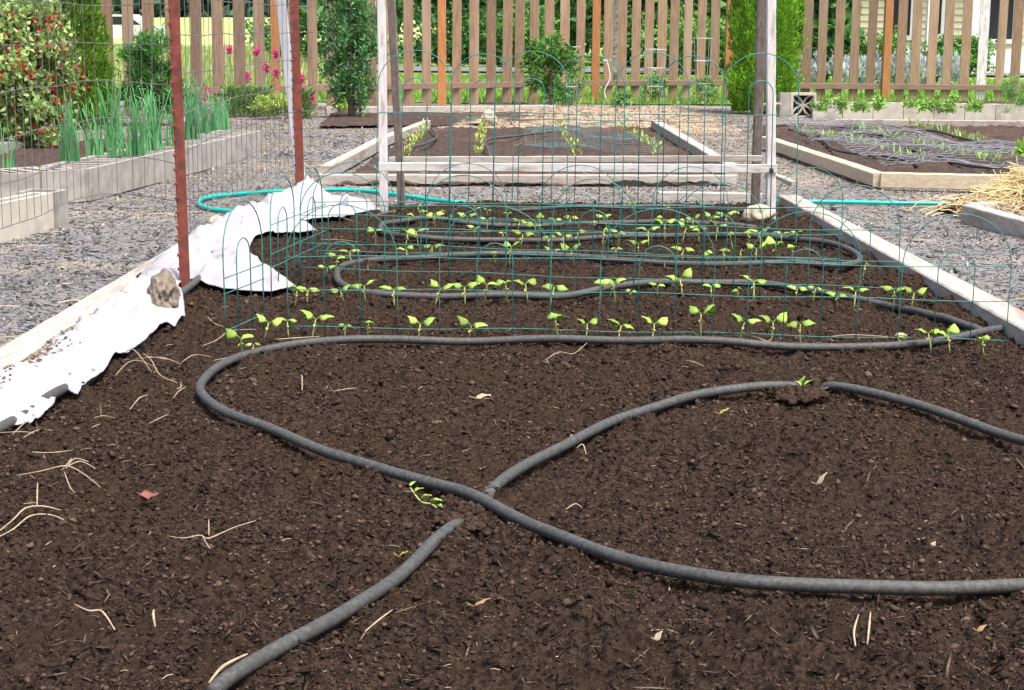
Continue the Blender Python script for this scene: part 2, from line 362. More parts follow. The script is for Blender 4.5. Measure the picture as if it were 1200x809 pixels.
# ------------------------------------------------------------------ raised bed frames
def board(name, a, b, w, h, m, parent, n=30, jit=.0012, up=(0, 0, 1)):
    mb = MB(); mb.beam(a, b, w, h, up, n, jit, .006); return mb.build(name, m, parent)
bed = empty('raised_bed', (0, BACK, 0), 'large raised bed of dark compost framed with whitish weathered boards, nearest in view', 'raised bed')
rw = .115
ra = Vector((BR(5.42)+rw/2, 5.42, -.01)); rb = Vector((BR(BACK)+rw/2+.01, BACK+.06, -.01))
board('side_board', ra, rb, rw, .10, M['board'], bed, 60)
board('side_board', Vector((BR(5.40)+rw/2+.01, 5.40, -.018)), Vector((BR(3.0)+rw/2+.02, 3.0, -.018)), rw, .10, M['board'], bed, 30)
board('side_board', Vector((-1.555, 3.2, -.035)), Vector((-1.45, BACK-1.5, -.035)), .125, .10, M['board'], bed, 40)
board('end_board', P(772, 234, ZP), P(893, 236, ZP), .05, .10, M['boardx'], bed, 12)
for o in (bed.children[-1],): o.location.y += .05

def soilpatch(name, quad, z, m, amp=.03, n=120):
    """quad: four world corners fl, fr, br, bl"""
    fl, fr, br, bl = [Vector(q) for q in quad]; u = np.linspace(0, 1, n)[None, :]; v = np.linspace(0, 1, n)[:, None]
    f = lambda i: (fl[i]*(1-u)+fr[i]*u)*(1-v)+(bl[i]*(1-u)+br[i]*u)*v
    X, Y = f(0), f(1); Z = z+amp*vn(X*4, Y*4, 61)+amp*vn(X*11, Y*11, 62)+.02*vn(X*30, Y*30, 63)
    I = np.arange(n*n).reshape(n, n); Fc = np.stack([I[:-1, :-1], I[:-1, 1:], I[1:, 1:], I[1:, :-1]], -1).reshape(-1, 4)
    o = npmesh(name, np.stack([X, Y, Z], -1).reshape(-1, 3), Fc, m, None, True); o['kind'] = 'structure'
    return o
# middle bed behind
q = [P(392, 212), P(858, 212), P(770, 147), P(496, 147)]
soilpatch('soil', q, -.02, M['brown_soil'])
bed2 = empty('raised_bed', (q[0]+q[1])/2, 'low raised bed seen through the wooden trellis, white front board, pea rows inside', 'raised bed')
board('front_board', P(374, 217, ZP)+Vector((0, 0, .035)), P(862, 218, ZP)+Vector((0, 0, .035)), .05, .075, M['boardx'], bed2, 30)
board('side_board', P(380, 203, .02), P(445, 168, .02), .08, .09, M['board'], bed2, 20)
board('side_board', P(446, 167, .015), P(500, 146, .015), .08, .08, M['board'], bed2, 20)
board('side_board', P(858, 201, .02), P(768, 146, .02), .09, .09, M['board'], bed2, 20)
# soil crumbs far beds
# right bed behind
q = [P(1034, 212), P(1330, 214), P(1400, 147), P(905, 147)]
q2 = [P(1034, 208), P(1330, 210), P(1330, 147), P(900, 147)]
soilpatch('soil', [P(1034, 210), P(1330, 210), P(1300, 148), P(905, 148)], 0, M['brown_soil'])
soilpatch('soil', [P(905, 166), P(1034, 210.2), P(1100, 148.2), P(880, 148)], -.004, M['brown_soil'])
bed3 = empty('raised_bed', P(1035, 210), 'raised bed with pale tan timber corner, its soil covered by tangled chicken wire', 'raised bed')
board('side_board', P(1031, 211, .03), P(898, 166, .03), .09, .09, M['newboard'], bed3, 20)
board('front_board', P(1032, 211, .03), P(1260, 216, .03), .07, .10, M['newboard'], bed3, 20)
board('lower_board', P(1045, 217, ZP), P(1260, 219, ZP), .05, .05, M['board'], bed3, 20)
board('back_board', P(905, 143, .03), P(1250, 146, .03), .05, .07, M['board'], bed3, 20)
# far bed by the fence
soilpatch('soil', [P(374, 147), P(632, 143), P(640, 130), P(388, 131)], ZP+.025, M['brown_soil'], .012)
bed4 = empty('raised_bed', P(500, 130), 'narrow strip of dark soil edged with pale timber at the foot of the picket fence', 'raised bed')
board('back_board', P(382, 130, .0), P(650, 128, .0), .07, .09, M['board'], bed4, 20)
# planter at the right edge with straw
bed5 = empty('raised_bed', P(1180, 262, ZP), 'whitish timber edge of a bed under the heap of straw', 'raised bed')
board('side_board', P(1135, 251, .0), P(1260, 286, .0), .09, .11, M['board'], bed5, 20)
board('end_board', P(1132, 248, .0), P(1260, 240, .0), .07, .09, M['board'], bed5, 20)
# tan mulch heap in front of the fence
n = 70; hx = np.linspace(P(500, 140).x, P(850, 140).x, n); hy = np.linspace(P(600, 152).y, P(600, 121).y, n)
mul = mat('tan_mulch', (.50, .40, .29), (.30, .23, .17), 18, .95, .02, 40)
grid_mesh('mulch_bank', np.linspace(MX0, MX1, 110), np.linspace(MY0, MY1, 140), mulchz, mul)['kind'] = 'structure'

# ------------------------------------------------------------------ concrete blocks
def block(a, direction, L, label, m='concrete', W=.19, H=.19, cells=3, z0=ZP, group='concrete blocks edging the planters'):
    """hollow block; a = near outer bottom corner, direction = unit vector along the wall, cavity open on top"""
    d = Vector(direction).normalized(); s = Vector((-d.y, d.x, 0))
    mb = MB(); wt = .028; q = lambda u, v, z: Vector((a.x, a.y, z0))+d*u+s*v+Vector((0, 0, z))
    def bx(u0, u1, v0, v1, h0, h1):
        V = [q(u, v, z) for z in (h0, h1) for v in (v0, v1) for u in (u0, u1)]
        mb.add(V, [(0, 2, 3, 1), (4, 5, 7, 6), (0, 1, 5, 4), (1, 3, 7, 5), (3, 2, 6, 7), (2, 0, 4, 6)])
    g = .003
    bx(g, L-g, 0, wt, 0, H); bx(g, L-g, W-wt, W, 0, H)
    for i in range(cells+1):
        u = g+(L-2*g-wt)*i/cells; bx(u, u+wt, wt, W-wt, 0, H)
    o = mb.build('concrete_block', M[m]); tag(o, label, 'concrete block', group)
    return o
A = P(105, 236, ZP); B = P(308, 181, ZP); dv = (B-A); nb = 10; Lb = dv.length/nb
for i in range(nb):
    block(A+dv*i/nb, dv, Lb, W=.36, label=f'grey hollow block in the onion planter side wall, {ordn(i)} counting back from its near corner')
A2 = P(101, 236, ZP); B2 = P(-60, 249, ZP); dv2 = A2-B2
for i in range(3):
    block(A2-dv2*(i+1)/3, dv2, dv2.length/3, W=.36, label=f'grey hollow block in the onion planter end wall, {ordn(i)} left of the corner')
A4 = A+Vector((-1.25, .9, 0))
for i in range(7):
    block(A4+dv*i/nb, dv, Lb, W=.36, label=f'hollow block in the far side wall behind the onion plants, {ordn(i)} counting back')
Bn = P(64, 270, ZP); An = P(-90, 310, ZP); dn = Bn-An
for i in range(2):
    block(An+dn*(i/2), dn, dn.length/2, ['pale concrete block cut off by the left border, low planter nearest the path', 'long pale concrete block in front of the upright end block, low left planter'][i], 'concrete_pale', W=.12, cells=1)
block(P(66, 270, ZP), P(86, 263, ZP)-P(66, 270, ZP), .2, 'darker concrete block ending the low planter at left', 'concrete', W=.2, cells=1)
# planter soils
soilpatch('soil', [A+Vector((-1.3, .15, .06)), A+Vector((-.1, .15, .06)), B+Vector((-.1, 0, .06)), B+Vector((-1.4, 0, .06))], .08, M['brown_soil'], .03)
soilpatch('soil', [An+Vector((-.8, .15, 0)), An+Vector((-.1, .1, 0)), Bn+Vector((-.1, 0, 0)), Bn+Vector((-.8, 0, 0))], .08, M['brown_soil'], .02, 40)
# right wall
A = P(952, 140, ZP); B = P(1276, 145, ZP); dv = B-A
for i in range(9):
    block(A+dv*i/9, dv, dv.length/9, f'pale block in the low wall before the right fence, {ordn(i)} from the patterned block', 'concrete_pale', H=.20, W=.2)
soilpatch('soil', [A+Vector((0, .2, 0)), B+Vector((0, .2, 0)), P(1280, 131), P(952, 128)], .11, M['brown_soil'], .02, 40)
# breeze block with a star of petals
br0 = PY(940, 137, P(940, 138, ZP).y); Y = br0.y; w = .30; zb = ZP-.01
bb = empty('breeze_block', (br0.x, Y, zb), 'square decorative concrete block with a pierced four petal star', 'breeze block')
mb = MB(); x0 = br0.x-w/2+.01; x1 = br0.x+w/2+.01; z1 = zb+w
for (a, b_, c, d) in ((x0, x1, zb, zb+.03), (x0, x1, z1-.03, z1), (x0, x0+.03, zb+.03, z1-.03), (x1-.03, x1, zb+.03, z1-.03)): mb.box(a, b_, Y, Y+.11, c, d)
mb.build('frame', M['concrete_pale'], bb)
mb = MB(); cx, cz = (x0+x1)/2, (zb+z1)/2
for k in range(4):
    a = math.pi/4+k*math.pi/2
    for s in (-1, 1):   # each petal outline: two bowed bars from centre to corner
        pts = []
        for i in range(9):
            t = i/8; r = t*.18; off = s*.033*math.sin(math.pi*t)
            pts.append((cx+math.cos(a)*r-math.sin(a)*off, Y+.05, cz+math.sin(a)*r+math.cos(a)*off))
        mb.tube(pts, .0125, 6)
mb.build('star', M['concrete_pale'], bb); mb = MB(); mb.box(x0+.02, x1-.02, Y+.085, Y+.10, zb+.02, z1-.02); mb.build('dark_backing', M['brown_soil'], bb)  # dark plate added behind the star, standing in for shade in its openings
mb = MB(); mb.box(x0-.13, x0-.006, Y-.02, Y+.14, zb, z1-.005); tag(mb.build('concrete_slab', M['concrete']), 'plain grey slab standing at the left side of the patterned block', 'concrete block')

# ------------------------------------------------------------------ picket fences
def fence(pts, pickets, posts, label, railz, toppx, pw):
    """pts: base line px,py control list; pickets/posts: list of px; builds one thing"""
    def base(px):
        for (a, b_) in zip(pts[:-1], pts[1:]):
            if px <= b_[0] or b_ is pts[-1]:
                f = (px-a[0])/(b_[0]-a[0]); return P(px, a[1]+(b_[1]-a[1])*f, ZP)
    th = empty('picket_fence', base(pts[0][0]), label, 'fence')
    for i, px in enumerate(pickets):
        w = pw(px); q = base(px); lean = random.uniform(-.008, .008)
        mb = MB(); top = 1.75+random.uniform(-.03, .03)
        mb.beam(q+Vector((0, 0, .03+random.uniform(-.02, .02))), q+Vector((lean, 0, top)), w*random.uniform(.93, 1.06), .018, (0, 1, 0), 6, .001, .003)
        mb.build('picket', M['picket'], th)
    for px, k in posts:
        q = base(px); mb = MB(); w = k
        mb.beam(q+Vector((0, -.03, -.03)), q+Vector((random.uniform(-.01, .01), -.03, 1.9)), w, w, (0, 1, 0), 6, .001, .005)
        mb.build('post', M['post_orange'], th)
    for zc, h in ((railz, .075), (1.5, .075)):
        for a, b_ in zip(pts[:-1], pts[1:]):
            qa, qb = base(a[0]+.01), base(b_[0]); off = Vector((0, -.030 if zc < 1 else .03, zc))
            mb = MB(); mb.beam(qa+off, qb+off, .035, h, (0, 0, 1), 12, .002, .004); mb.build('rail', M['rail'], th)
    return th
pk = [-22, 6, 32, 56, 80, 128, 153, 177, 204, 232, 257, 282, 305, 345, 367, 389, 416, 436, 458, 479, 500, 535, 555, 575, 594, 607+1, 625, 643, 661, 679, 712, 728, 744, 759, 774, 788, 804, 820, 836, 864]
fence([(-40, 142), (330, 131), (380, 128.5), (697, 121), (880, 119.5)], pk, [(106, .11), (324, .10), (518, .105), (697, .11), (852, .11)],
      'long picket fence of weathered brown boards with orange cedar posts behind the beds', .27, 0, lambda px: .135 if px < 340 else .125)
pk2 = [943, 961, 980, 999, 1018, 1053, 1070, 1089, 1107, 1128, 1148, 1169, 1187, 1206, 1225]
f2 = fence([(925, 121), (1240, 124)], pk2, [(1036, .11)], 'shorter picket fence behind the block wall at right, in front of the house', .24, 0, lambda px: .13)
for c in f2.children:
    if c.name.startswith('picket') and abs(c.matrix_local.translation.x) >= 0: pass
pale = [c for c in f2.children if c.name.startswith('picket')][10]
pale.data.materials[0] = M['whitewood']; pale['label'] = 'pale whitewashed picket'

# ------------------------------------------------------------------ trellis
def post_px(mb, bx, by, tx, ty, w, z=0, dpt=None, top_extra=.0, yoff=0):
    a = P(bx, by, z); b = PY(tx, ty, a.y+yoff); d = b-a; b = b+d*top_extra
    mb.beam(a-d.normalized()*.04, b, w, dpt or w, (0, 1, 0), 24, .0012, .004); return a
tr = empty('trellis', P(680, 248), 'wooden trellis frame of peeling white and grey posts standing over the bed', 'trellis')
mb = MB(); post_px(mb, 450, 250, 447, 0, .046, -.01, top_extra=.5); mb.build('front_post', M['whitewood'], tr)
mb = MB(); post_px(mb, 903, 256, 903.5, 0, .048, -.01, top_extra=.5); mb.build('front_post', M['whitewood'], tr)
mb = MB(); post_px(mb, 471, 243, 458.5, 0, .042, -.01, top_extra=.5, yoff=-.3); mb.build('rear_post', M['greywood'], tr)
mb = MB(); post_px(mb, 885, 240, 893, 0, .050, -.01, top_extra=.5, yoff=-.3); mb.build('rear_post', M['greywood'], tr)
Yf = P(450, 250).y-.035; Yr = P(470, 243).y-.0
mb = MB(); mb.beam(PY(444, 195.5, Yf), PY(911, 198, Yf), .022, .046, (0, 0, 1), 30, .0012, .003); mb.build('front_rail', M['white_rail'], tr)
Yr2 = P(885, 240).y-.11
mb = MB(); mb.beam(PY(456, 187.5, Yr2), PY(893, 186, Yr2), .02, .036, (0, 0, 1), 30, .0012, .003); mb.build('rear_rail', M['boardx'], tr)
mb = MB(); mb.tube([PY(904, 199, Yf-.02), PY(904, 201, Yf-.05)], .012, 8); mb.build('bolt', M['black'], tr)

# ------------------------------------------------------------------ T-posts and stake
def tpost(bx, by, tx, ty, z, label, wpx=.036):
    a = P(bx, by, z); b = PY(tx, ty, a.y+.02); d = b-a; b = b+d*.35
    th = empty('t_post', a, label, 'fence post', 'rusty steel fence posts')
    mb = MB(); mb.beam(a-d.normalized()*.06, b, wpx, .004, (0, 1, 0), 20, .0003, .001); fl = mb
    mb = MB(); o1 = Vector((0, .018, 0)); mb.beam(a+o1-d.normalized()*.06, b+o1, .005, .030, (0, 1, 0), 20, 0, .001); mb.build('rib', M['rustred'], th)
    n = int(d.length*1.35/.053); mb = fl
    for i in range(n):
        q = a+d*1.35*(i/n)+Vector((-wpx*.5, -.004, .02)); mb.beam(q+Vector((-.005, 0, 0)), q+Vector((.007, 0, 0)), .010, .012, (0, 0, 1), 1, 0, .002)
    mb.build('flange', M['rustred'], th)
tpost(217, 338, 203.5, 0, .0, 'taller nearer rusty red steel post standing in the white cloth at left', .040)
tpost(352, 230, 344.5, 0, .0, 'rusty dark red steel post beside the white stake, farther of the two', .052)
a = P(354, 226, 0); b = PY(329, 0, a.y-.05); d = b-a
mb = MB(); mb.beam(a-d*.02, b+d*.2, .058, .03, (0, 1, 0), 14, .001, .004); tag(mb.build('white_stake', M['stakewhite']), 'white painted wooden stake leaning beside the farther rusty post', 'stake')

# ------------------------------------------------------------------ welded wire fence at left
wf = empty('wire_fence', P(217, 336), 'galvanised welded wire mesh strung between the rusty posts at left', 'wire fence')
def meshpanel(path, zb, zt, sp, zs, r, parent):
    """path: list of (px, depth); zb(t) bottom height; zs list of horizontal heights"""
    pts = []
    for (px, dpt) in path: pts.append(Vector(((px-600)/F*dpt*1.0, dpt, 0)))
    pts = spline(pts, 12); L = [0]
    for i in range(1, len(pts)): L.append(L[-1]+(pts[i]-pts[i-1]).length)
    def at(s):
        for i in range(1, len(pts)):
            if L[i] >= s: f = (s-L[i-1])/(L[i]-L[i-1]+1e-9); return pts[i-1].lerp(pts[i], f)
        return pts[-1].copy()
    mb = MB()
    for z in zs:
        mb.tube([at(L[-1]*i/60)+Vector((0, 0, zb+z+.004*math.sin(i*.35+z*9))) for i in range(61)], r*1.15, 5)
    s = 0
    while s < L[-1]:
        q = at(s); mb.tube([q+Vector((0, 0, zb)), q+Vector((.002, .0, zb+(zt-zb)*.5)), q+Vector((0, 0, zt))], r*.75, 4, False); s += sp
    mb.build('mesh_panel', M['greywire'], parent)
zs = [i*.152 for i in range(0, 9)]
meshpanel([(-160, 4.7), (0, 5.75), (118, 7.0), (208, 6.66)], .31, 1.6, .095, zs, .0016, wf)
meshpanel([(208, 6.66), (262, 8.0), (344, 10.05), (368, 10.2)], .19, 1.6, .14, [i*.152 for i in range(0, 9)], .0019, wf)

# ------------------------------------------------------------------ green border fences (arched wire panels)
def border(a, b, name_label, panels, H, zw, r=.0021, aw=.34, z0=.0, hi=None, lead=0, group='green arched wire fences across the bed', iw=.115, tallinner=None):
    """a,b world base ends; panels: list of (u0,u1) arch positions in metres from a; hi inner arch height"""
    th = empty('border_fence', a, name_label, 'wire fence', group)
    d = (b-a); L = d.length; t = d.normalized()
    sway = lambda u, z: Vector((z*.02*math.sin(u*1.3+a.y), .02*math.sin(u*2.3+a.y)+z*.03*math.sin(u*3), 0))
    q = lambda u, z: Vector((a.x, a.y, z0))+t*u+Vector((0, 0, z))+sway(u, z)
    hi = hi or H*.72
    for (u0, u1) in panels:
        mb = MB(); R_ = (u1-u0)/2; c = (u0+u1)/2; rz = R_*.95
        pts = [q(u0, -.02), q(u0, (H-rz)*.5), q(u0, H-rz)]+[q(c-R_*math.cos(k*math.pi/16), H-rz+rz*math.sin(k*math.pi/16)) for k in range(1, 16)]+[q(u1, H-rz), q(u1, (H-rz)*.5), q(u1, -.02)]
        mb.tube(pts, r, 6); ri = iw/2
        pts = [q(c-ri, -.02), q(c-ri, hi-ri)]+[q(c-ri*math.cos(k*math.pi/10), hi-ri+ri*math.sin(k*math.pi/10)) for k in range(1, 10)]+[q(c+ri, hi-ri), q(c+ri, -.02)]
        mb.tube(pts, r, 6)
        mb.build('arch_panel', M['greenwire'], th, True)
    mb = MB()
    for z in (zw if len(zw) == 3 or H > .5 else zw+[.15]): mb.tube([q(-lead+(L+lead)*i/40, z+.003*min(1, L/2)**2*math.sin(i*.55+z*20)) for i in range(41)], r*.9, 5)
    mb.build('cross_wires', M['greenwire'], th, True)
    return th
def row(fx, fy, pxs, lab, **k):
    """fx: function px -> base py"""
    pa = P(pxs[0][0], fy(pxs[0][0])); pb = P(pxs[-1][1], fy(pxs[-1][1])); t = (pb-pa).normalized(); arr = []
    for (l, r_) in pxs: arr.append(((P(l, fy(l))-pa).dot(t), (P(r_, fy(r_))-pa).dot(t)))
    return border(pa, pb, lab, arr, **k)
f1 = lambda x: 393+(x-339)*.0185
row(0, f1, [(339, 466), (515, 644), (702, 834), (874, 1002), (1050, 1176)], 'lowest nearest green arched wire fence, just behind the front hose line', H=.43, zw=[.03, .155, .262], r=.0017, hi=.31)
f3 = lambda x: 333+(x-470)*.034
row(0, f3, [(352, 450), (492, 592), (645, 742), (791, 889), (945, 1051)], 'second green arched wire fence from the front, low, between seedling rows', H=.43, zw=[.05, .262], r=.002, hi=.31)
f2_ = lambda x: 309+(x-366)*.012
row(0, f2_, [(366, 460), (499, 592), (630, 725), (762, 850), (908, 985)], 'third green arched wire fence from the front, low arches before the tall ones', H=.43, zw=[.05, .262], r=.002, hi=.31)
fT = lambda x: 284+(x-440)*.004
row(0, fT, [(440, 526), (577, 663), (718, 803), (843, 932)], 'tall green arched wire fence in front of the trellis, wide arches', H=.885, zw=[.05, .17, .60], r=.0024, hi=.76)
fT2 = lambda x: 279+(x-440)*.02
row(0, fT2, [(525, 599), (645, 728), (768, 846)], 'tall green arched wire fence standing behind the other tall one, three arches', H=.87, zw=[.09, .57], r=.0022, hi=.75)
# end panel turned edge-on at left and leaning panels
pa = P(266, 398); border(pa, pa+Vector((.075, .33, 0)), 'green wire arch turned edge-on at the left end of the nearest fence', [(0, .33)], .43, [.03, .2], hi=.31, r=.0022)
pa = P(318, 345); border(pa, pa+Vector((.12, .75, 0)), 'folded green wire arches bunched edge-on against the white cloth', [(0, .3), (.38, .7)], .43, [.1, .26], hi=.31, r=.0022)

# ------------------------------------------------------------------ white cloth
CP = [(-60, 476), (0, 440), (30, 424), (65, 398), (100, 378), (140, 347), (175, 318), (207, 290), (222, 280), (260, 262), (300, 245), (330, 230), (347, 223), (372, 226), (395, 231), (415, 238), (447, 240), (446, 246), (420, 249), (395, 256), (365, 259), (350, 262), (373, 271), (345, 275), (318, 276), (302, 279), (293, 288), (292, 298), (305, 308), (318, 320), (335, 326), (347, 336), (320, 338), (290, 338), (262, 338), (240, 334), (222, 330), (209, 335), (214, 350), (217, 368), (205, 384), (194, 380), (180, 386), (165, 398), (150, 408), (120, 432), (105, 440), (90, 457), (78, 452), (71, 450), (66, 462), (64, 475), (50, 488), (38, 499), (15, 501), (0, 507), (-60, 530)]
PC = [P(*p, .015) for p in CP]; PX = np.array([p.x for p in PC]); PYy = np.array([p.y for p in PC])
def inpoly(x, y):
    r = np.zeros(x.shape, bool); j = len(PX)-1
    for i in range(len(PX)):
        with np.errstate(divide='ignore', invalid='ignore'):
            c = ((PYy[i] > y) != (PYy[j] > y)) & (x < (PX[j]-PX[i])*(y-PYy[i])/(PYy[j]-PYy[i]+1e-12)+PX[i])
        r ^= c; j = i
    return r
h = .008; cxs = np.arange(PX.min()-h, PX.max()+h, h); cys = np.arange(PYy.min()-h, PYy.max()+h*2, h*1.5)
Xc, Yc = np.meshgrid(cxs, cys); keep = inpoly((Xc[:-1, :-1]+Xc[1:, 1:])/2, (Yc[:-1, :-1]+Yc[1:, 1:])/2)
I = np.arange(Xc.size).reshape(Xc.shape); Fq = np.stack([I[:-1, :-1], I[:-1, 1:], I[1:, 1:], I[1:, :-1]], -1)[keep]
used, inv = np.unique(Fq, return_inverse=True); Fq = inv.reshape(Fq.shape); vx = Xc.ravel()[used]; vy = Yc.ravel()[used]
cnt = np.bincount(Fq.ravel(), minlength=len(vx)); bd = cnt < 4
def near_edge(x, y):
    best = np.full(x.shape, 1e9); bx = x.copy(); by = y.copy()
    for i in range(len(PX)):
        j = (i+1) % len(PX); ex, ey = PX[j]-PX[i], PYy[j]-PYy[i]; t = np.clip(((x-PX[i])*ex+(y-PYy[i])*ey)/(ex*ex+ey*ey), 0, 1)
        qx, qy = PX[i]+t*ex, PYy[i]+t*ey; d = np.hypot(qx-x, qy-y); k = d < best; best[k] = d[k]; bx[k] = qx[k]; by[k] = qy[k]
    return bx, by, best
bx, by, dist = near_edge(vx, vy); mv = bd & (dist < .03); vx = np.where(mv, bx, vx); vy = np.where(mv, by, vy)
def clothz(x, y, dist):
    brd = np.clip(1-np.abs(x-BL(y))/.10, 0, 1)**.6*.03
    base = np.maximum(hs_low(x, y)+.012, brd)
    u = x+.35*y; v = y-.35*x
    wr = .075*np.abs(vn(u*5+vn(x*3, y*3, 84)*2, v*2.2, 81))+.06*np.abs(vn(u*9, v*14+vn(x*4, y*4, 85)*3, 82))+.014*vn(u*26, v*26, 83)
    cr1 = np.clip(1-9*np.abs(vn(u*4.2+vn(y*4, x*4, 86)*2.2, v*3.1, 87)), 0, 1)**1.3; cr2 = np.clip(1-8*np.abs(vn(u*10+vn(y*7, x*7, 88)*3, v*7, 89)), 0, 1)
    wr = wr*.5+.034*cr1+.018*cr2
    lift = np.clip(dist/.07, .2, 1)
    return base+wr*lift+.022*np.clip(dist/.05, 0, 1)*(dist < .4)
vz = clothz(vx, vy, dist)
eo = BL(vy)-.09; outer = vx < eo; vz = np.where(outer, np.maximum(vz-(eo-vx)*.9, ZP+.02), vz)
cl = npmesh('row_cover_cloth', np.stack([vx, vy, vz], 1), Fq, M['cloth'], None, True)
sd = cl.modifiers.new('s', 'SOLIDIFY'); sd.thickness = .003
tag(cl, 'crumpled white row cover cloth draped along the left edge of the bed', 'cloth')
# dirt on the cloth
dp = []; 
for _ in range(560):
    px = random.gauss(45, 34); py = 452-.60*px+random.gauss(-14, 7); dp.append((px, py))
for _ in range(60): dp.append((random.uniform(0, 300), random.uniform(250, 490)))
pp = np.array([P(a, b, .04)[:] for a, b in dp]); _, _, dd = near_edge(pp[:, 0], pp[:, 1]); k = inpoly(pp[:, 0], pp[:, 1]); pp = pp[k]; dd = dd[k]
pp[:, 2] = clothz(pp[:, 0], pp[:, 1], dd)+.004; n = len(pp)
lumps('dirt_specks', pp, RNG.uniform(.0015, .006, n), colvar(n, (.24, .18, .12), .6), M['crumb'], .4, 1.3)
tag(bpy.data.objects['dirt_specks'], 'brown crumbs and debris scattered on the white cloth', 'dirt', kind='stuff')

# ------------------------------------------------------------------ rocks
def rock(name, c, s, m, label, rough=.25, seed=1, sub=4, rot=0):
    import bmesh
    from mathutils import noise
    bm = bmesh.new(); bmesh.ops.create_icosphere(bm, subdivisions=sub, radius=1)
    for v in bm.verts:
        n = v.co.normalized(); k = 1+rough*noise.noise(n*1.6+Vector((seed*3.1, 0, 0)))+rough*.5*noise.noise(n*4+Vector((0, seed, 0)))+rough*.22*noise.noise(n*11)
        v.co = Vector((n.x*k*s[0], n.y*k*s[1], n.z*k*s[2]))
    me = bpy.data.meshes.new(name); bm.to_mesh(me); bm.free(); o = link(name, me, m, None, True); o.location = c; o.rotation_euler.z = rot
    return tag(o, label, 'rock')
c = P(187, 366, .0); rock('rock', (c.x+.0, c.y+.08, .045), (.056, .25, .080), M['rock'], 'rough lumpy brown rock holding down the white cloth beside the near rusty post', .24, 4, 5, .2)
c = P(257, 270, ZP); rock('stone', (c.x-.01, c.y, ZP+.03), (.052, .05, .045), M['stone'], 'small rounded tan stone on the path beyond the white cloth', .2, 5)
c = P(890, 262); rock('stone', (c.x, c.y+.04, .035), (.078, .07, .06), M['stone'], 'smooth beige stone at the foot of the right trellis posts', .25, 9)
c = P(573, 145); rock('stone', (c.x, c.y, .05), (.085, .08, .085), M['stone'], 'tan rock lying on the mulch behind the pea bed', .3, 12)
c = P(1055, 396); rock('stone', (c.x, c.y, .008), (.018, .012, .008), M['paleleaf'], 'small pale pebble half buried behind the front hose', .3, 14)

# ------------------------------------------------------------------ hoses
def hose(name, pts, r, m, label, z=None, step=10, n=14, sink=.3, cat='hose'):
    w = []
    for p in pts:
        q = P(p[0], p[1], 0); dz = p[2] if len(p) > 2 else 0
        w.append(Vector((q.x, q.y, dz)))
    w = spline(w, step)
    hz = np.array([hs(v.x, v.y) for v in w]); xy = np.array([(v.x, v.y) for v in w])
    sm = [np.average(hz, weights=np.exp(-((xy-p)**2).sum(1)/.02)) for p in xy]
    for v, b_ in zip(w, sm): v.z = b_+r*(1-sink)+v.z+.006
    mb = MB(); mb.tube(w, r, n); return tag(mb.build(name, m, None, True), label, cat)
hose('soaker_hose', [(1290, 690), (1200, 700), (1100, 711), (1000, 713), (920, 709), (850, 700), (770, 680), (700, 656), (640, 629), (560, 592, .008), (500, 571), (400, 541), (320, 511), (262, 488), (237, 468), (238, 450), (262, 431), (310, 416), (380, 406), (450, 402), (600, 402), (760, 407), (850, 409), (950, 409, -.004), (1050, 407, -.006), (1120, 398), (1160, 389), (1195, 383, .0)],
     .0128, M['soaker'], 'long grey soaker hose looping across the front and turning back at left')
hose('soaker_hose', [(250, 826), (275, 806), (340, 769), (400, 732), (450, 692), (490, 658), (520, 630), (534, 616, -.006), (550, 602, -.03), (563, 592, -.03), (574, 580, -.006), (600, 560), (640, 534), (720, 495), (800, 473), (870, 464), (925, 461, -.004), (942, 461, -.025), (962, 461, -.022), (978, 463), (1060, 478), (1130, 494), (1200, 513), (1290, 535)],
     .0128, M['soaker'], 'second soaker hose passing under the first, partly buried at the crossing')
hose('soaker_hose', [(1150, 392), (1140, 386), (1110, 376), (1085, 369, -.01), (1050, 355, -.016), (1000, 349), (950, 342), (880, 335), (800, 335), (720, 340), (650, 347), (560, 349), (470, 348), (425, 345), (398, 335), (397, 324), (415, 316), (470, 309), (520, 305), (550, 303, -.006), (600, 304), (650, 305), (720, 309), (800, 314), (900, 316), (980, 313), (1006, 309), (1000, 301), (960, 291), (900, 284), (830, 280), (740, 279), (650, 283), (560, 285), (490, 284), (455, 280), (446, 273), (458, 266), (500, 260), (560, 261, -.01), (650, 262), (760, 263), (860, 266), (900, 268, -.02)],
     .0138, M['soaker'], 'dark soaker hose snaking back and forth between the seedling rows', step=8)
hose('soaker_hose', [(600, 246, -.006), (680, 247), (760, 246), (830, 248), (875, 250), (900, 252, -.02)], .011, M['soaker_dark'], 'farthest dark soaker hose before the rear edge of the large bed')
hose('pipe', [(-60, 560), (0, 515), (35, 493), (70, 462), (95, 444, -.02), (130, 420, -.04), (175, 388, -.03), (212, 352, -.01), (236, 334), (250, 326, -.02)], .014, M['soaker'], 'grey pipe lying along the left board under the white cloth', sink=.2, cat='pipe')
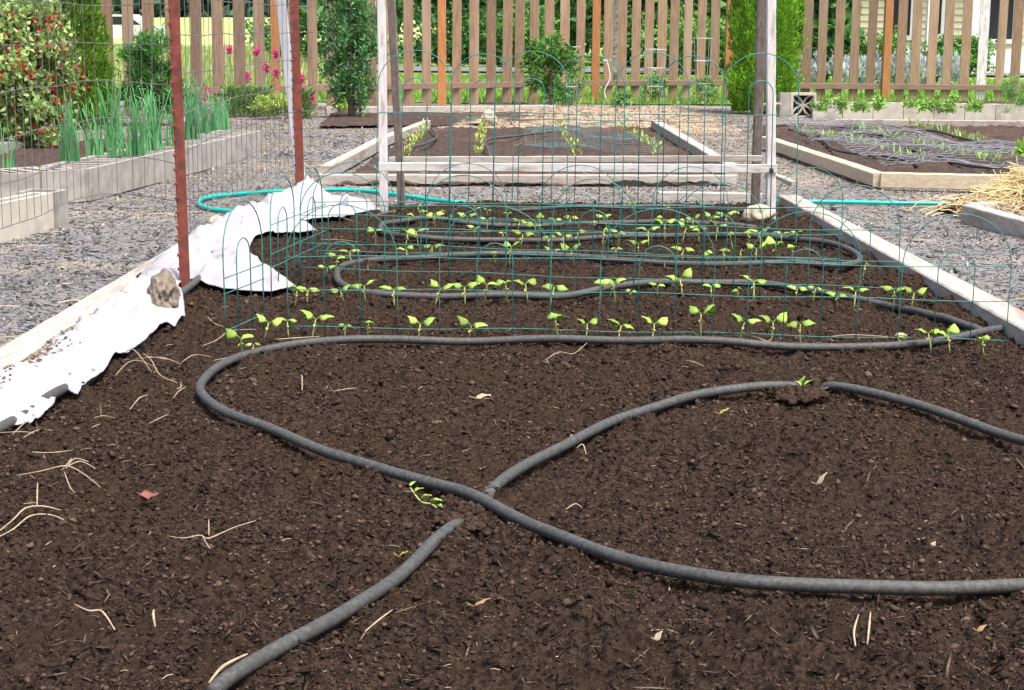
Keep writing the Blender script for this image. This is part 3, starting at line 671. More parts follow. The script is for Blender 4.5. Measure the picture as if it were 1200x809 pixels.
# teal garden hose
w = [Vector(P(a, b, ZP+(-.06 if 560 < a < 890 else .02))) for a, b in [(330, 252), (306, 250), (285, 249), (262, 247), (243, 244), (233, 239), (238, 233), (262, 229), (300, 226), (340, 223.5), (390, 222.5), (430, 224), (470, 229), (505, 234), (540, 237.5), (575, 240), (600, 241), (700, 241), (800, 241), (880, 240), (905, 236.5), (960, 236.5), (1040, 238), (1117, 239)]]
gh = empty('garden_hose', w[0], 'bright teal garden hose running behind the bed to a dark fitting at right', 'garden hose')
mb = MB(); mb.tube(spline(w, 8), .0125, 10); mb.build('hose', M['teal'], gh, True)
e = w[-1]; mb = MB(); mb.tube([e+Vector((-.01, 0, 0)), e+Vector((.05, 0, 0))], .020, 10); mb.tube([e+Vector((.03, 0, -.03)), e+Vector((.035, 0, .03)), e+Vector((.05, 0, .04))], .017, 8); mb.build('fitting', M['black'], gh)
mb = MB(); mb.tube(spline([e+Vector((.05, .02, .01)), e+Vector((.12, .03, .02)), e+Vector((.2, .02, .005)), e+Vector((.33, .05, 0))], 6), .007, 8); tag(mb.build('thin_tube', M['black']), 'thin black tube leading from the teal hose fitting towards the straw', 'tube')
c = P(1124, 249, ZP); n = 300; x = RNG.normal(c.x, .045, n); y = RNG.normal(c.y, .07, n)
lumps('peat_clod', np.stack([x, y, ZP+RNG.uniform(0, .03, n)], 1), RNG.uniform(.006, .02, n), colvar(n, (.09, .05, .035), .5), M['crumb'], .7, 1.2)
tag(bpy.data.objects['peat_clod'], 'dark clod of earth under the end of the teal hose', 'soil', kind='stuff')

# ------------------------------------------------------------------ seedlings
def leafmesh(L, W, curl, fold, n=7, m=5):
    V = []; Fc = []
    for i in range(n):
        t = i/(n-1); wd = W*(math.sin(math.pi*min(1, t*.93+.07)**.62))*.5*(1-.15*t); wd = max(wd, .0004)
        z = L*(.30*t-curl*t*t); x = L*t*(1-.12*curl*t)
        for j in range(m):
            s = j/(m-1)*2-1; V.append((x, s*wd, z+abs(s)*wd*fold+.035*L*math.sin(t*9+s*4+L*900)+.02*L*math.sin(t*17-s*7)))
    for i in range(n-1):
        for j in range(m-1): Fc.append((i*m+j, (i+1)*m+j, (i+1)*m+j+1, i*m+j+1))
    return V, Fc
def xf(V, rot, tilt, off):
    Mx = Matrix.Translation(off) @ Matrix.Rotation(rot, 4, 'Z') @ Matrix.Rotation(-tilt, 4, 'Y'); return [Mx @ Vector(v) for v in V]
def seedling_proto(kind):
    th = bpy.data.objects.new('bean_seedling', None); COL.objects.link(th); th.empty_display_size = .02
    rr = random.Random(kind*13+5); H = rr.uniform(.048, .062); lx = rr.uniform(-.008, .008)
    top = Vector((lx, rr.uniform(-.004, .004), H))
    mb = MB(); mb.tube([(0, 0, -.012), (lx*.2, 0, H*.35), (lx*.7, 0, H*.75), top], [.0026, .0024, .0022, .0016], 7); mb.build('stem', M['stem'], th, True)
    for s in (0, 1):
        a = rr.uniform(-.5, .5)+s*math.pi; V, Fc = leafmesh(rr.uniform(.007, .010)*1.6, .010, .5, .4, 5, 3)
        mb = MB(); mb.add(xf(V, a+1.0, -.2, top*.70), Fc); mb.build('cotyledon', M['leafpale'], th, True)
    nl = 2 if kind != 5 else 1
    for s in range(nl):
        a = rr.uniform(-.45, .45)+s*math.pi; L = rr.uniform(.034, .045) if kind not in (4, 5) else rr.uniform(.022, .03)
        til = rr.uniform(.0, .55) if kind % 3 else rr.uniform(.5, 1.0)
        V, Fc = leafmesh(L, L*rr.uniform(1.0, 1.3), rr.uniform(.6, 1.1), rr.uniform(-1.0, -.45))
        pet = top+Vector((math.cos(a)*.008, math.sin(a)*.008, .007))
        mb = MB(); mb.add(xf(V, a, til, pet), Fc); mb.tube([top, pet+Vector((math.cos(a)*.002, math.sin(a)*.002, .0005))], .0011, 5)
        lo = mb.build('leaf', M['leaf'], th, True); sdm = lo.modifiers.new('s', 'SOLIDIFY'); sdm.thickness = .0005
    return th
protos = [seedling_proto(k) for k in range(8)]; usedp = [False]*8
def place_seed(k, loc, rz, sc, label, group):
    if not usedp[k]: r = protos[k]; usedp[k] = True
    else:
        r = protos[k].copy(); COL.objects.link(r)
        for ch in protos[k].children:
            c = ch.copy(); COL.objects.link(c); c.parent = r
    r.location = loc; r.rotation_euler = (random.uniform(-.2, .2), random.uniform(-.2, .2), rz); r.scale = (sc,)*3
    tag(r, label, 'seedling', group)
rowsd = [
 ('in the front row just behind the long grey hose', [(284, 417), (298, 414), (310, 402), (338, 398), (366, 398), (404, 396), (431, 397), (490, 398), (549, 397), (654, 399), (687, 399), (724, 402), (764, 403), (821, 402), (867, 402), (904, 401), (938, 402), (1091, 408), (1113, 411), (1153, 414)], 1.0),
 ('in the second row, inside the nearest wire arches', [(346, 364), (360, 358), (404, 357), (428, 352), (462, 360), (510, 357), (545, 354), (568, 354), (594, 356), (618, 357), (645, 357), (703, 355), (721, 356), (740, 353), (770, 353), (800, 353), (833, 353), (865, 351), (883, 353), (932, 357), (953, 355), (981, 360), (1001, 358), (1047, 356), (1068, 359)], 1.1),
 ('in the third row, between the hose bends', [(386, 329), (394, 323), (412, 314), (480, 305), (506, 304), (580, 314), (597, 317), (645, 312), (672, 312), (722, 303), (748, 303), (800, 309), (829, 311), (848, 309), (866, 310), (886, 311), (908, 311), (929, 310), (1011, 324)], 1.04),
 ('in the fourth row along the middle hose', [(440, 289), (475, 290), (490, 287), (556, 282), (588, 282), (610, 289), (628, 280), (645, 289), (660, 290), (679, 289), (706, 287), (724, 287), (760, 288), (779, 286), (800, 287), (819, 287), (839, 285), (858, 292), (878, 290), (891, 291), (915, 291), (933, 288)], 1.04),
 ('in the fifth row, before the tall arches', [(478, 266), (497, 261), (510, 268), (527, 261), (548, 265), (571, 268), (607, 267), (632, 265), (651, 263), (667, 263), (695, 269), (711, 268), (773, 268), (798, 268), (813, 268), (832, 268), (851, 268)], 1.02),
 ('in the farthest row near the trellis posts', [(492, 251), (520, 252), (556, 250), (571, 250), (596, 252), (742, 251), (780, 250), (860, 256)], .7),
]
for nm, lst, sc in rowsd:
    lst = sorted(lst)
    for i, (px, py) in enumerate(lst):
        q = P(px, py); r_ = (abs(px-865) < 1 and py == 351)
        k = 4 if (r_ or random.random() < .08) else random.choice([0, 1, 2, 3, 5, 6, 7, 0, 1, 2, 3, 6])
        place_seed(k, (q.x, q.y, hs(q.x, q.y)+.004), random.gauss(0, .5) if random.random() < .65 else random.uniform(0, 3.1), sc*random.uniform(.72, 1.16)*(.8 if k == 4 else 1), f'{ordn(i)} bean seedling from the left {nm}', 'bean seedlings in rows')

# ------------------------------------------------------------------ litter on the bed: roots, leaves
def stalk(pls, r, label, name='dry_root', lift=.004, m='root', cat='dry root'):
    mb = MB()
    for pl in pls:
        w = [P(p[0], p[1]) for p in pl]
        w = [Vector((v.x, v.y, hs(v.x, v.y)+.008+lift+(pl[i][2] if len(pl[i]) > 2 else 0))) for i, v in enumerate(w)]
        w = spline(w, 5); n = len(w); mb.tube(w, [r*(1-.45*abs(2*i/(n-1)-1)) for i in range(n)], 6)
    return tag(mb.build(name, M[m], None, True), label, cat)
stalk([[(20, 570), (50, 568, .01), (78, 563, .018), (98, 566, .01), (118, 573)], [(80, 545), (84, 553, .02), (73, 564, .01)], [(78, 565, .015), (88, 552, .02), (105, 549, .01)], [(76, 567, .01), (82, 577), (88, 583)], [(78, 563, .015), (95, 556, .02), (112, 558, .005)]], .0017, 'splayed clump of pale dry roots on the soil left of the red dry leaf')
stalk([[(-6, 630), (15, 615, .006), (30, 608, .012), (50, 606, .012), (72, 604)], [(-4, 634), (15, 622), (36, 613, .008), (60, 613, .006), (80, 617)], [(45, 590, .03), (44, 606, .014)], [(27, 598), (44, 602, .012)]], .002, 'forked pale straw root at the left border below the splayed root clump')
stalk([[(198, 633), (215, 639, .008), (235, 637, .01), (245, 640, .012), (275, 627, .01), (300, 620)], [(245, 624, .02), (245, 636, .01)], [(236, 632), (246, 646)]], .0015, 'thin dry root with short forks below the red dry leaf')
stalk([[(87, 712), (104, 730, .008), (120, 732, .01), (135, 745)]], .0019, 'bent pale root lying alone near the lower left')
stalk([[(181, 726), (180, 733, .006), (182, 741)]], .0026, 'short whitish root stub right of the bent root')
stalk([[(245, 809), (262, 800, .01), (290, 786)]], .0030, 'split straw stem beside the lowest hose at the bottom border')
stalk([[(428, 755), (445, 741), (460, 732)]], .0017, 'short straight straw right of the lower hose')
stalk([[(135, 441), (150, 435, .01), (165, 436, .015), (185, 442)], [(145, 415), (158, 428, .02), (178, 445)], [(160, 433, .015), (190, 437, .02), (213, 436)], [(168, 430, .02), (178, 440, .02), (188, 449), (208, 452)], [(172, 433, .02), (198, 433, .01)], [(213, 434), (228, 428, .01), (249, 422)]], .0016, 'tangle of pale dry roots between the white cloth and the hose bend')
stalk([[(212, 451), (212, 458), (207, 459)]], .0015, 'tiny hooked root beside the root tangle')
stalk([[(152, 484), (163, 474, .006), (174, 467)]], .0016, 'straight straw piece under the root tangle')
stalk([[(203, 468), (210, 462, .004), (218, 457)]], .0015, 'short straw left of the hose bend')
stalk([[(110, 500, 0), (122, 496), (135, 500)], [(108, 512), (118, 509)]], .0013, 'faint thin fibres left of the hose bend')
stalk([[(175, 506), (185, 502), (198, 498)]], .0015, 'small straw below the hose bend')
stalk([[(0, 521), (25, 521), (40, 522)], [(15, 524), (27, 515, .01), (31, 504)], [(28, 527), (45, 518), (62, 515)]], .0016, 'three pale stems beside the pipe end at the left border')
stalk([[(38, 540), (60, 538), (86, 535)]], .0015, 'thin curved stem left of the splayed roots')
stalk([[(640, 431), (655, 424, .01), (672, 417, .01), (688, 408, .01)], [(640, 431), (643, 436)]], .0017, 'slanted dry stem lying before the front hose in the centre')
stalk([[(352, 440), (354, 448, .006), (354, 462)]], .0024, 'upright white root fragment inside the hose loop')
stalk([[(391, 464), (404, 462), (418, 460)]], .0013, 'thin fibre right of the white root fragment')
stalk([[(323, 406.5), (345, 405), (375, 402)]], .002, 'pale stem resting behind the front hose at left', lift=.012)
stalk([[(250, 428), (275, 425, .008), (290, 421)]], .0015, 'pale stem joining the root tangle to the hose bend')
stalk([[(238, 404), (255, 398), (270, 392), (300, 387)], [(243, 374), (252, 386), (262, 389)]], .0017, 'long brown twig before the edge-on wire arch')
stalk([[(872, 399), (885, 402, .006), (900, 403), (905, 399)]], .0016, 'curled dry root among the front row seedlings at right')
stalk([[(975, 396), (1000, 397), (1040, 400)]], .0026, 'pale stick lying behind the front hose at right')
stalk([[(803, 431), (812, 434), (824, 438)]], .0014, 'small straw fragment in front of the hose centre right')
stalk([[(434, 255), (455, 252, .008), (475, 248)], [(380, 256), (400, 258), (415, 261)]], .002, 'pale twigs near the left trellis post')
stalk([[(375, 287), (395, 286), (420, 289)]], .0018, 'thin pale stem left of the middle hose bend')
stalk([[(676, 534, .02), (683, 526, .02), (687, 532)]], .0015, 'tiny upright fibre beside the curving rear hose')
stalk([[(1005, 742), (1000, 755), (1002, 768)], [(1019, 740), (1016, 765)]], .0022, 'two short bark splinters at the lower right')
stalk([[(663, 601), (674, 599, .006), (682, 602)]], .0013, 'pale curved fibre right of the hose crossing')

def flatleaf(px, py, L, W, rot, m, label, name='dry_leaf', cat='dry leaf', curl=.5, tilt=.45, n=1, star=0):
    q = P(px, py); mb = MB()
    for i in range(max(1, star)):
        V, Fc = leafmesh(L, W*1.25, curl*.35, .15, 9, 7); mb.add(xf(V, rot+i*2*math.pi/max(1, star)*.8, tilt+.1*i, Vector((q.x, q.y, hs(q.x, q.y)+.013))), Fc)
    mb.tube([(q.x, q.y, hs(q.x, q.y)+.013), (q.x-math.cos(rot)*L*.45, q.y-math.sin(rot)*L*.45, hs(q.x, q.y)+.02)], .0008, 5)
    o = mb.build(name, M[m], None, True); s = o.modifiers.new('s', 'SOLIDIFY'); s.thickness = .0006; return tag(o, label, cat)
flatleaf(172, 582, .030, .026, .2, 'redleaf', 'curled reddish dry leaf on the soil at left', star=3, tilt=.5, curl=.9)
flatleaf(558, 472, .042, .034, .15, 'paleleaf', 'pale tan leaf lying flat inside the large hose loop', tilt=.1)
flatleaf(843, 492, .030, .020, 0, 'yellowleaf', 'small yellowish leaf under the curving rear hose')
flatleaf(958, 569, .034, .018, .2, 'paleleaf', 'ragged pale dry leaf on the soil right of centre', curl=.2, tilt=.7)
flatleaf(556, 720, .032, .018, -.1, 'dryleaf', 'curled yellow brown leaf at the bottom centre', tilt=.4)
flatleaf(467, 655, .022, .012, -.1, 'yellowleaf', 'small yellow leaf beside the lower hose')
flatleaf(768, 764, .020, .012, .6, 'paleleaf', 'small cream dry leaf below the hose at right of centre', tilt=.7)
flatleaf(1092, 651, .012, .010, .6, 'paleleaf', 'tiny white fleck above the hose at right', tilt=.7)
flatleaf(965, 465, .014, .010, -.3, 'yellowleaf', 'tiny yellow leaf scrap beside the half buried sprout')
flatleaf(1145, 750, .020, .010, .3, 'dryleaf', 'small tan leaf scrap near the lower right corner')
# wilted green sprouts on the soil
def sprout(pts, label):
    mb0 = P(*pts[0][:2]); th = empty('wilted_sprout', (mb0.x, mb0.y, hs(mb0.x, mb0.y)), label, 'sprout')
    for (px, py, L, rot, tilt) in pts:
        q = P(px, py); V, Fc = leafmesh(L, L*.6, .35, .5); mb = MB(); mb.add(xf(V, rot, tilt, Vector((q.x, q.y, hs(q.x, q.y)+.016))), Fc)
        o = mb.build('leaf', M['leaf'], th, True); o.modifiers.new('s', 'SOLIDIFY').thickness = .0006
    w = [P(p[0], p[1]) for p in pts]; w = [Vector((v.x, v.y, hs(v.x, v.y)+.012)) for v in w]
    if len(w) > 1: mb = MB(); mb.tube(spline(w, 4), .0018, 6); mb.build('stem', M['stem'], th, True)
sprout([(486, 583, .022, .3, .4), (481, 577, .018, .8, .5), (493, 589, .028, -.25, .5), (505, 592, .030, -.5, .3), (512, 597, .024, -1.0, .2)], 'uprooted wilting bean sprout lying next to the hose crossing')
sprout([(938, 463, .03, .5, 1.1), (942, 463, .026, .1, .7), (938, 464, .022, 2.6, .7)], 'green sprout pushing up beside the half buried rear hose')
sprout([(1052, 403, .024, .2, .3), (1056, 404, .016, -.4, .3)], 'wilted yellow green sprout flat on the soil between the right seedlings')
c = P(944, 468); n = 260; x = RNG.normal(c.x-.02, .035, n); y = RNG.normal(c.y-.01, .035, n)
lumps('soil_mound', np.stack([x, y, hs_low(x, y)+.006+.016*np.exp(-((x-c.x)**2+(y-c.y)**2)/.0012)], 1), RNG.uniform(.004, .011, n), colvar(n, (.048, .033, .025), .4, .04), M['crumb'], .8, 1.2); tag(bpy.data.objects['soil_mound'], 'small heap of crumbs burying the rear hose', 'soil', kind='stuff')
c = P(553, 607); n = 500; x = RNG.normal(c.x, .03, n); y = RNG.normal(c.y, .05, n)
lumps('soil_mound', np.stack([x, y, hs_low(x, y)+.006+.006*RNG.random(n)], 1), RNG.uniform(.003, .010, n), colvar(n, (.048, .033, .025), .4, .04), M['crumb'], .8, 1.2); tag(bpy.data.objects['soil_mound.001'], 'crumbs covering the second hose at the crossing', 'soil', kind='stuff')
# scattered straws and chips as ground litter
mb = MB()
for _ in range(700):
    d = random.uniform(2.4, 9.2); x = random.uniform(-1, 1)*min(.31*d, 1.45)
    L = random.uniform(.006, .028); a = random.uniform(0, 6.3); z = hs(x, d)+float(hs_high(x, d))+.002; g_ = random.uniform(.35, .85)
    c1 = (.55*g_, .46*g_, .34*g_); b_ = random.uniform(-.4, .4)
    mb.tube([(x, d, z), (x+math.cos(a)*L*.5, d+math.sin(a)*L*.5, z+.0006), (x+math.cos(a+b_)*L, d+math.sin(a+b_)*L, z-.002)], random.uniform(.0004, .0009), 4, c=c1)
tag(mb.build('straw_bits', M['strawc']), 'tiny straw bits strewn over the dark soil', 'straw', kind='stuff')
mb = MB()
for _ in range(260):
    d = random.uniform(5.5, 16); x = random.choice([random.uniform(-.33*d, -1.7), random.uniform(1.8, .33*d)]) if d < 10 else random.uniform(-.33*d, .33*d)
    L = random.uniform(.03, .15)*(.6+d*.04); a = random.uniform(0, 6.3); z = float(hg(x, d))+.008; c_ = random.uniform(-.3, .3); g_ = random.uniform(.5, .95)
    mb.tube([(x, d, z), (x+math.cos(a)*L*.5, d+math.sin(a)*L*.5, z+.006), (x+math.cos(a+c_)*L, d+math.sin(a+c_)*L, z)], random.uniform(.001, .0022), 4, c=(.6*g_, .50*g_, .36*g_))
tag(mb.build('straw_bits', M['strawc']), 'loose straw stems strewn over the grey paths', 'straw', kind='stuff')
# straw heap at right
mb = MB(); c0 = P(1225, 252, ZP)
for _ in range(1500):
    a = random.uniform(0, 6.3); r_ = abs(random.gauss(0, .22)); x = c0.x+math.cos(a)*r_*1.15; y = c0.y+.1+math.sin(a)*r_*1.3
    hgt = .24*math.exp(-(((x-c0.x)/.33)**2+((y-c0.y-.1)/.5)**2)); z = ZP+.02+hgt*random.uniform(.25, 1)
    L = random.uniform(.08, .3); b_ = random.uniform(0, 6.3); g_ = random.uniform(.65, 1.15); up = random.gauss(0, .25)
    dx = Vector((math.cos(b_), math.sin(b_), up)).normalized()*L; p0 = Vector((x, y, z))-dx*.5; p2 = p0+dx
    p0.z = max(p0.z, ZP+.01); p2.z = max(p2.z, ZP+.01); mid = (p0+p2)/2+Vector((0, 0, random.uniform(0, .03)))
    mb.tube([p0, mid, p2], random.uniform(.0016, .0034), 4, c=(.70*g_, .56*g_, .31*g_))
for k in range(6):
    x = c0.x-.2+random.uniform(-.1, .2); mb.tube([(x, c0.y, .08), (x-random.uniform(.0, .08), c0.y, random.uniform(.2, .3))], .003, 4, c=(.7, .6, .35))
tag(mb.build('straw_heap', M['strawc']), 'golden heap of straw spilling over a bed corner at the right border', 'straw')

# ------------------------------------------------------------------ foliage things
def trunk(parent, base, H, r, m='bark', lean=(0, 0), name='trunk', limbs=5):
    mb = MB(); p = [Vector(base)+Vector((lean[0]*t, lean[1]*t, H*t)) for t in (0, .3, .6, 1)]
    mb.tube(spline(p, 3), [r*(1-.65*i/9) for i in range(10)], 8)
    for k in range(limbs):
        z = H*random.uniform(.3, .9); a = random.uniform(0, 6.3); L = H*random.uniform(.15, .3)
        q = Vector(base)+Vector((lean[0]*z/H, lean[1]*z/H, z)); mb.tube([q, q+Vector((math.cos(a)*L*.5, math.sin(a)*L*.5, L*.35)), q+Vector((math.cos(a)*L, math.sin(a)*L, L*.8))], [r*.4, r*.3, r*.12], 5)
    return mb.build(name, M[m], parent, True)
def thuja(name, base, H, rad, n, label, c=(.19, .34, .045), sz=.07, cat='conifer'):
    th = empty(name, base, label, cat); trunk(th, base, H*.8, rad*.12, limbs=0)
    t = RNG.random(n)**1.15; a = RNG.uniform(0, 2*math.pi, n); prof = np.interp(t, [0, .05, .25, .7, 1], [.80, .95, 1, .72, .02])
    lump = 1+.35*vn(a*2.2+7, t*9, 91)+.40*vn(a*6, t*26, 92); rr = rad*prof*lump*(1-.35*RNG.random(n)**2.2)
    pos = np.stack([base[0]+np.cos(a)*rr, base[1]+np.sin(a)*rr, base[2]+.03+t*H], 1)
    cc0 = 1+1.1*np.clip(lump-1.05, -.35, .3)
    d = unit(np.stack([np.cos(a)*.55+RNG.normal(0, .25, n), np.sin(a)*.55+RNG.normal(0, .25, n), .9+RNG.normal(0, .2, n)], 1))
    cc = colvar(n, c, .35, .12)*(1+.5*vn(a*4, t*16, 93))[:, None]
    leafcloud('crown', pos, d, RNG.uniform(.6, 1.3, n)*sz, sz*.42, np.clip(cc, 0, 1), M['fol'], th)
    return th
def bush(name, base, H, rx, ry, n, label, c, sz, cat='shrub', tr=True, nclump=14, asp=.55, updir=.2, seed=0, ragged=.5, extra=None, part='foliage', cs=1.0):
    th = empty(name, base, label, cat); r2 = np.random.default_rng(seed)
    if tr: trunk(th, base, H*.75, max(H*.025, .012), name='stems' if H < 3 else 'trunk')
    cc = r2.normal(size=(nclump, 3)); cc = unit(cc)*(r2.random((nclump, 1))**.4); cc[:, 2] = cc[:, 2]*.44+.5 if H < 1.5 else cc[:, 2]*.47+.47; cc[:, 0] *= rx*.75; cc[:, 1] *= ry*.75; cc[:, 2] *= H
    idx = r2.integers(0, nclump, n); cr = r2.uniform(.22, .45, nclump)*cs
    off = r2.normal(size=(n, 3)); off = unit(off)*(r2.random((n, 1))**.45)*(cr[idx][:, None]); off[:, 0] *= rx*1.2; off[:, 1] *= ry*1.2; off[:, 2] *= H*.5
    p = cc[idx]+off*(1+ragged*r2.normal(size=(n, 1))*.3); p[:, 2] = np.clip(p[:, 2], .01, None)
    d = unit(off/np.array([rx, ry, H*.5])+r2.normal(size=(n, 3))*.7+np.array([0, 0, updir]))
    tone = r2.uniform(.7, 1.35, nclump)[idx][:, None]
    col = np.clip(np.array(c)[None]*tone*(1+r2.uniform(-.3, .3, (n, 1)))*(1+r2.uniform(-.12, .12, (n, 3))), 0, 1)
    leafcloud(part, p+np.array(base), d, r2.uniform(.6, 1.3, n)*sz, r2.uniform(.8, 1.2, n)*sz*asp, col, M['fol'], th)
    if extra:
        m2, k, s2 = extra; j = r2.integers(0, n, k); pp = p[j]+unit(off[j])*sz*.6+np.array(base)
        k5 = 5; dd = unit(r2.normal(size=(k*k5, 3))+np.array([0, -.6, .3])); leafcloud('blossoms', np.repeat(pp, k5, 0), dd, s2, s2*.8, np.ones((k*k5, 3)), m2, th)
    return th
# thujas inside the garden
b0 = P(97, 118, ZP); b0 = Vector((PY(84, 100, 17.0).x, 17.0, ZP)); thuja('thuja', b0, 2.0, .36, 15000, 'slim bright green thuja behind the red flowering shrub', (.15, .31, .03), .06)
b0 = Vector((PY(893, 120, 21.0).x, 21.0, ZP)); thuja('thuja', b0, 3.3, .40, 34000, 'bright green columnar thuja between the two picket fences', (.20, .42, .035), .052)
b0 = Vector((PY(412, 120, 19.2).x, 19.2, ZP)); bush('conifer', b0, 1.75, .42, .25, 5600, 'loose dark green young conifer inside a wire cage before the fence', (.13, .30, .11), .075, 'conifer', True, 70, .28, .6, 3, ragged=1.6, cs=.55)
b0 = Vector((PY(182, 120, 17.6).x, 17.6, ZP)); bush('pine_shrub', b0, 1.0, .48, .3, 5200, 'deep green bushy pine behind the tall onion leaves', (.09, .25, .06), .10, 'shrub', True, 34, .16, .6, 5, ragged=1.3, cs=.6)
b0 = Vector((PY(645, 120, 22.0).x, 22.0, ZP)); bush('young_fir', b0, .95, .48, .16, 2000, 'small loose green fir standing against the pickets near the centre', (.13, .32, .07), .11, 'conifer', True, 18, .22, .1, 6, ragged=1.4, cs=.6)
# quince
b0 = Vector((PY(28, 190, 12.6).x, 12.6, ZP)); bush('flowering_quince', b0, 1.3, .60, .4, 13000, 'leafy shrub dotted with small red flowers behind the block planter at left', (.36, .50, .17), .055, 'shrub', True, 90, .6, .2, 8, ragged=1.3, cs=.5, extra=(M['redpetal'], 900, .026))
# onions
def onion(px, py, H, nb, label, Y=None):
    q = P(px, py, .07); th = empty('onion_clump', q, label, 'onion plants', 'onion clumps in the block planter'); mb = MB()
    for k in range(nb):
        a = random.uniform(0, 6.3); s = random.uniform(.0, .05); b0 = q+Vector((math.cos(a)*s*1.4, math.sin(a)*s*2, -.01)); h = H*random.uniform(.65, 1.15); l = h*random.uniform(.02, .30)
        b_ = random.uniform(0, 6.3); e = b0+Vector((math.cos(b_)*l, math.sin(b_)*l, h)); mid = b0.lerp(e, .5)+Vector((-math.cos(b_)*l*.28, 0, .01*0))
        w = spline([b0, b0.lerp(mid, .5), mid, e], 3)
        if random.random() < .25: w[-1] += Vector((math.cos(b_)*.05, 0, -.05)); w[-2] += Vector((math.cos(b_)*.015, 0, -.005))
        r0 = random.uniform(.0085, .0135); mb.tube(w, [r0*(1-.85*(i/(len(w)-1))**1.3) for i in range(len(w))], 5)
    mb.build('leaves', M['onion'], th, True)
    mb = MB()
    for k in range(nb//4): a = random.uniform(0, 6.3); b0 = q+Vector((math.cos(a)*.05, math.sin(a)*.06, -.02)); mb.tube([b0, b0+Vector((0, 0, .05))], [.012, .007], 6)
    mb.build('bulbs', M['paleleaf'], th, True)
for i, (px, py, H, nb) in enumerate([(86, 203, .46, 26), (112, 196, .40, 22), (140, 199, .30, 18), (162, 196, .48, 26), (182, 190, .45, 26), (134, 178, .5, 22), (224, 176, .42, 26), (240, 168, .40, 24), (252, 160, .36, 22), (205, 184, .38, 18), (178, 172, .48, 22), (228, 158, .5, 22), (262, 153, .33, 18)]):
    onion(px, py, H, nb, ['tall onion clump nearest the front corner of the block planter', 'onion clump second from the front corner, blades leaning', 'short thin onion clump low at the planter edge', 'wide upright onion clump left of the near rusty post', 'dense onion clump directly left of the rusty post', 'onion clump in the back row behind the front corner', 'onion clump just right of the rusty post', 'second onion clump right of the rusty post', 'third onion clump right of the rusty post', 'onion clump partly hidden by the rusty post', 'tall onion clump in the back row before the dark pine', 'onion clump in the back row near the pink flowers', 'last small onion clump at the far end of the planter'][i])
onion(4, 205, .35, 5, 'thin onion blades at the left border')
# pink flowers
def lychnis(px, base_y, heads, label):
    q = P(px, base_y, ZP); th = empty('pink_flower_plant', q, label, 'flowers', 'pink flowers near the far end of the onion planter')
    mb = MB(); hd = []
    for (hx, hy) in heads:
        e = PY(hx, hy, q.y+random.uniform(-.15, .15)); mb.tube(spline([q, q.lerp(e, .5)+Vector((0, 0, .03)), e], 4), .0045, 5); hd.append(e)
    mb.build('stems', M['onion'], th)
    n = 320; a = RNG.uniform(0, 2*math.pi, n); p = np.array(q)+np.stack([np.cos(a)*.12*RNG.random(n), np.sin(a)*.12*RNG.random(n), RNG.random(n)*.30], 1)
    leafcloud('leaves', p, unit(np.stack([np.cos(a), np.sin(a), np.full(n, .9)], 1)), .10, .03, colvar(n, (.18, .34, .09), .3), M['fol'], th)
    for e in hd:
        n = 70; p = np.array(e)+RNG.normal(size=(n, 3))*np.array([.014, .014, .026]); leafcloud('flower_head', p, unit(RNG.normal(size=(n, 3))), .032, .024, np.ones((n, 3)), M['petal'], th)
lychnis(276, 137, [(269, 58), (243, 108), (238, 116)], 'pink flower plant farthest from the white stake, lone tall bloom')
lychnis(305, 137, [(300, 60), (323, 64), (312, 80), (323, 86), (290, 90)], 'pink flower plant with many blooms just left of the white stake')
lychnis(352, 140, [(354, 93), (357, 112), (365, 116), (353, 118), (360, 126)], 'pink flower plant right of the far rusty post, blooms low')
bush('leafy_plant', Vector(P(318, 140, ZP)), .32, .26, .15, 900, 'low yellow green leafy plant under the pink flowers', (.35, .46, .10), .05, 'plant', False, 10, .5, .4, 21)
bush('leafy_plant', Vector(P(405, 130, 0)), .30, .12, .1, 320, 'small bright green plant inside the wire cage', (.38, .58, .12), .05, 'plant', False, 8, .5, .4, 22)
# tomato plants in front of the fence
for px, py, H, lab in ((668, 124, .42, 'feathery tomato plant before the fence, left of the white twisted stake'), (768, 122, .46, 'tall feathery tomato plant before the fence centre right'), (826, 124, .42, 'feathery tomato plant in the pale wire cage near the thuja'), (728, 125, .2, 'small tomato plant between two taller ones')):
    b0 = Vector(P(px, py, ZP)); bush('tomato_plant', b0, H, .17, .12, 700, lab, (.24, .42, .15), .05, 'tomato plant', True, 12, .45, .3, px)
for i, px in enumerate((962, 984, 1008, 1030, 1068, 1085, 1100, 1118, 1140)):
    b0 = Vector(P(px, 133, .09)); bush('leafy_plant', b0, .15+.05*(i % 2), .12, .1, 260, f'{ordn(i)} low green plant from the left above the pale block wall', (.30, .50, .13), .045, 'plant', False, 8, .5, .5, 40+i)
for i, px in enumerate((1180, 1205)):
    b0 = Vector(P(px, 134, .09)); bush('feathery_plant', b0, .42-.05*i, .16, .12, 1100, ['feathery green plant with a pink bloom rising before the right fence', 'feathery green plant at the right border above the block wall'][i], (.22, .42, .12), .05, 'plant', False, 12, .12, .9, 60+i, extra=(M['petal'], 1, .05) if i == 0 else None)
b0 = Vector(P(1215, 208, .05)); bush('leafy_plant', b0, .25, .2, .12, 60, 'bright broad leaves entering at the right border over the wired bed', (.30, .55, .08), .09, 'plant', False, 6, .8, .4, 70)
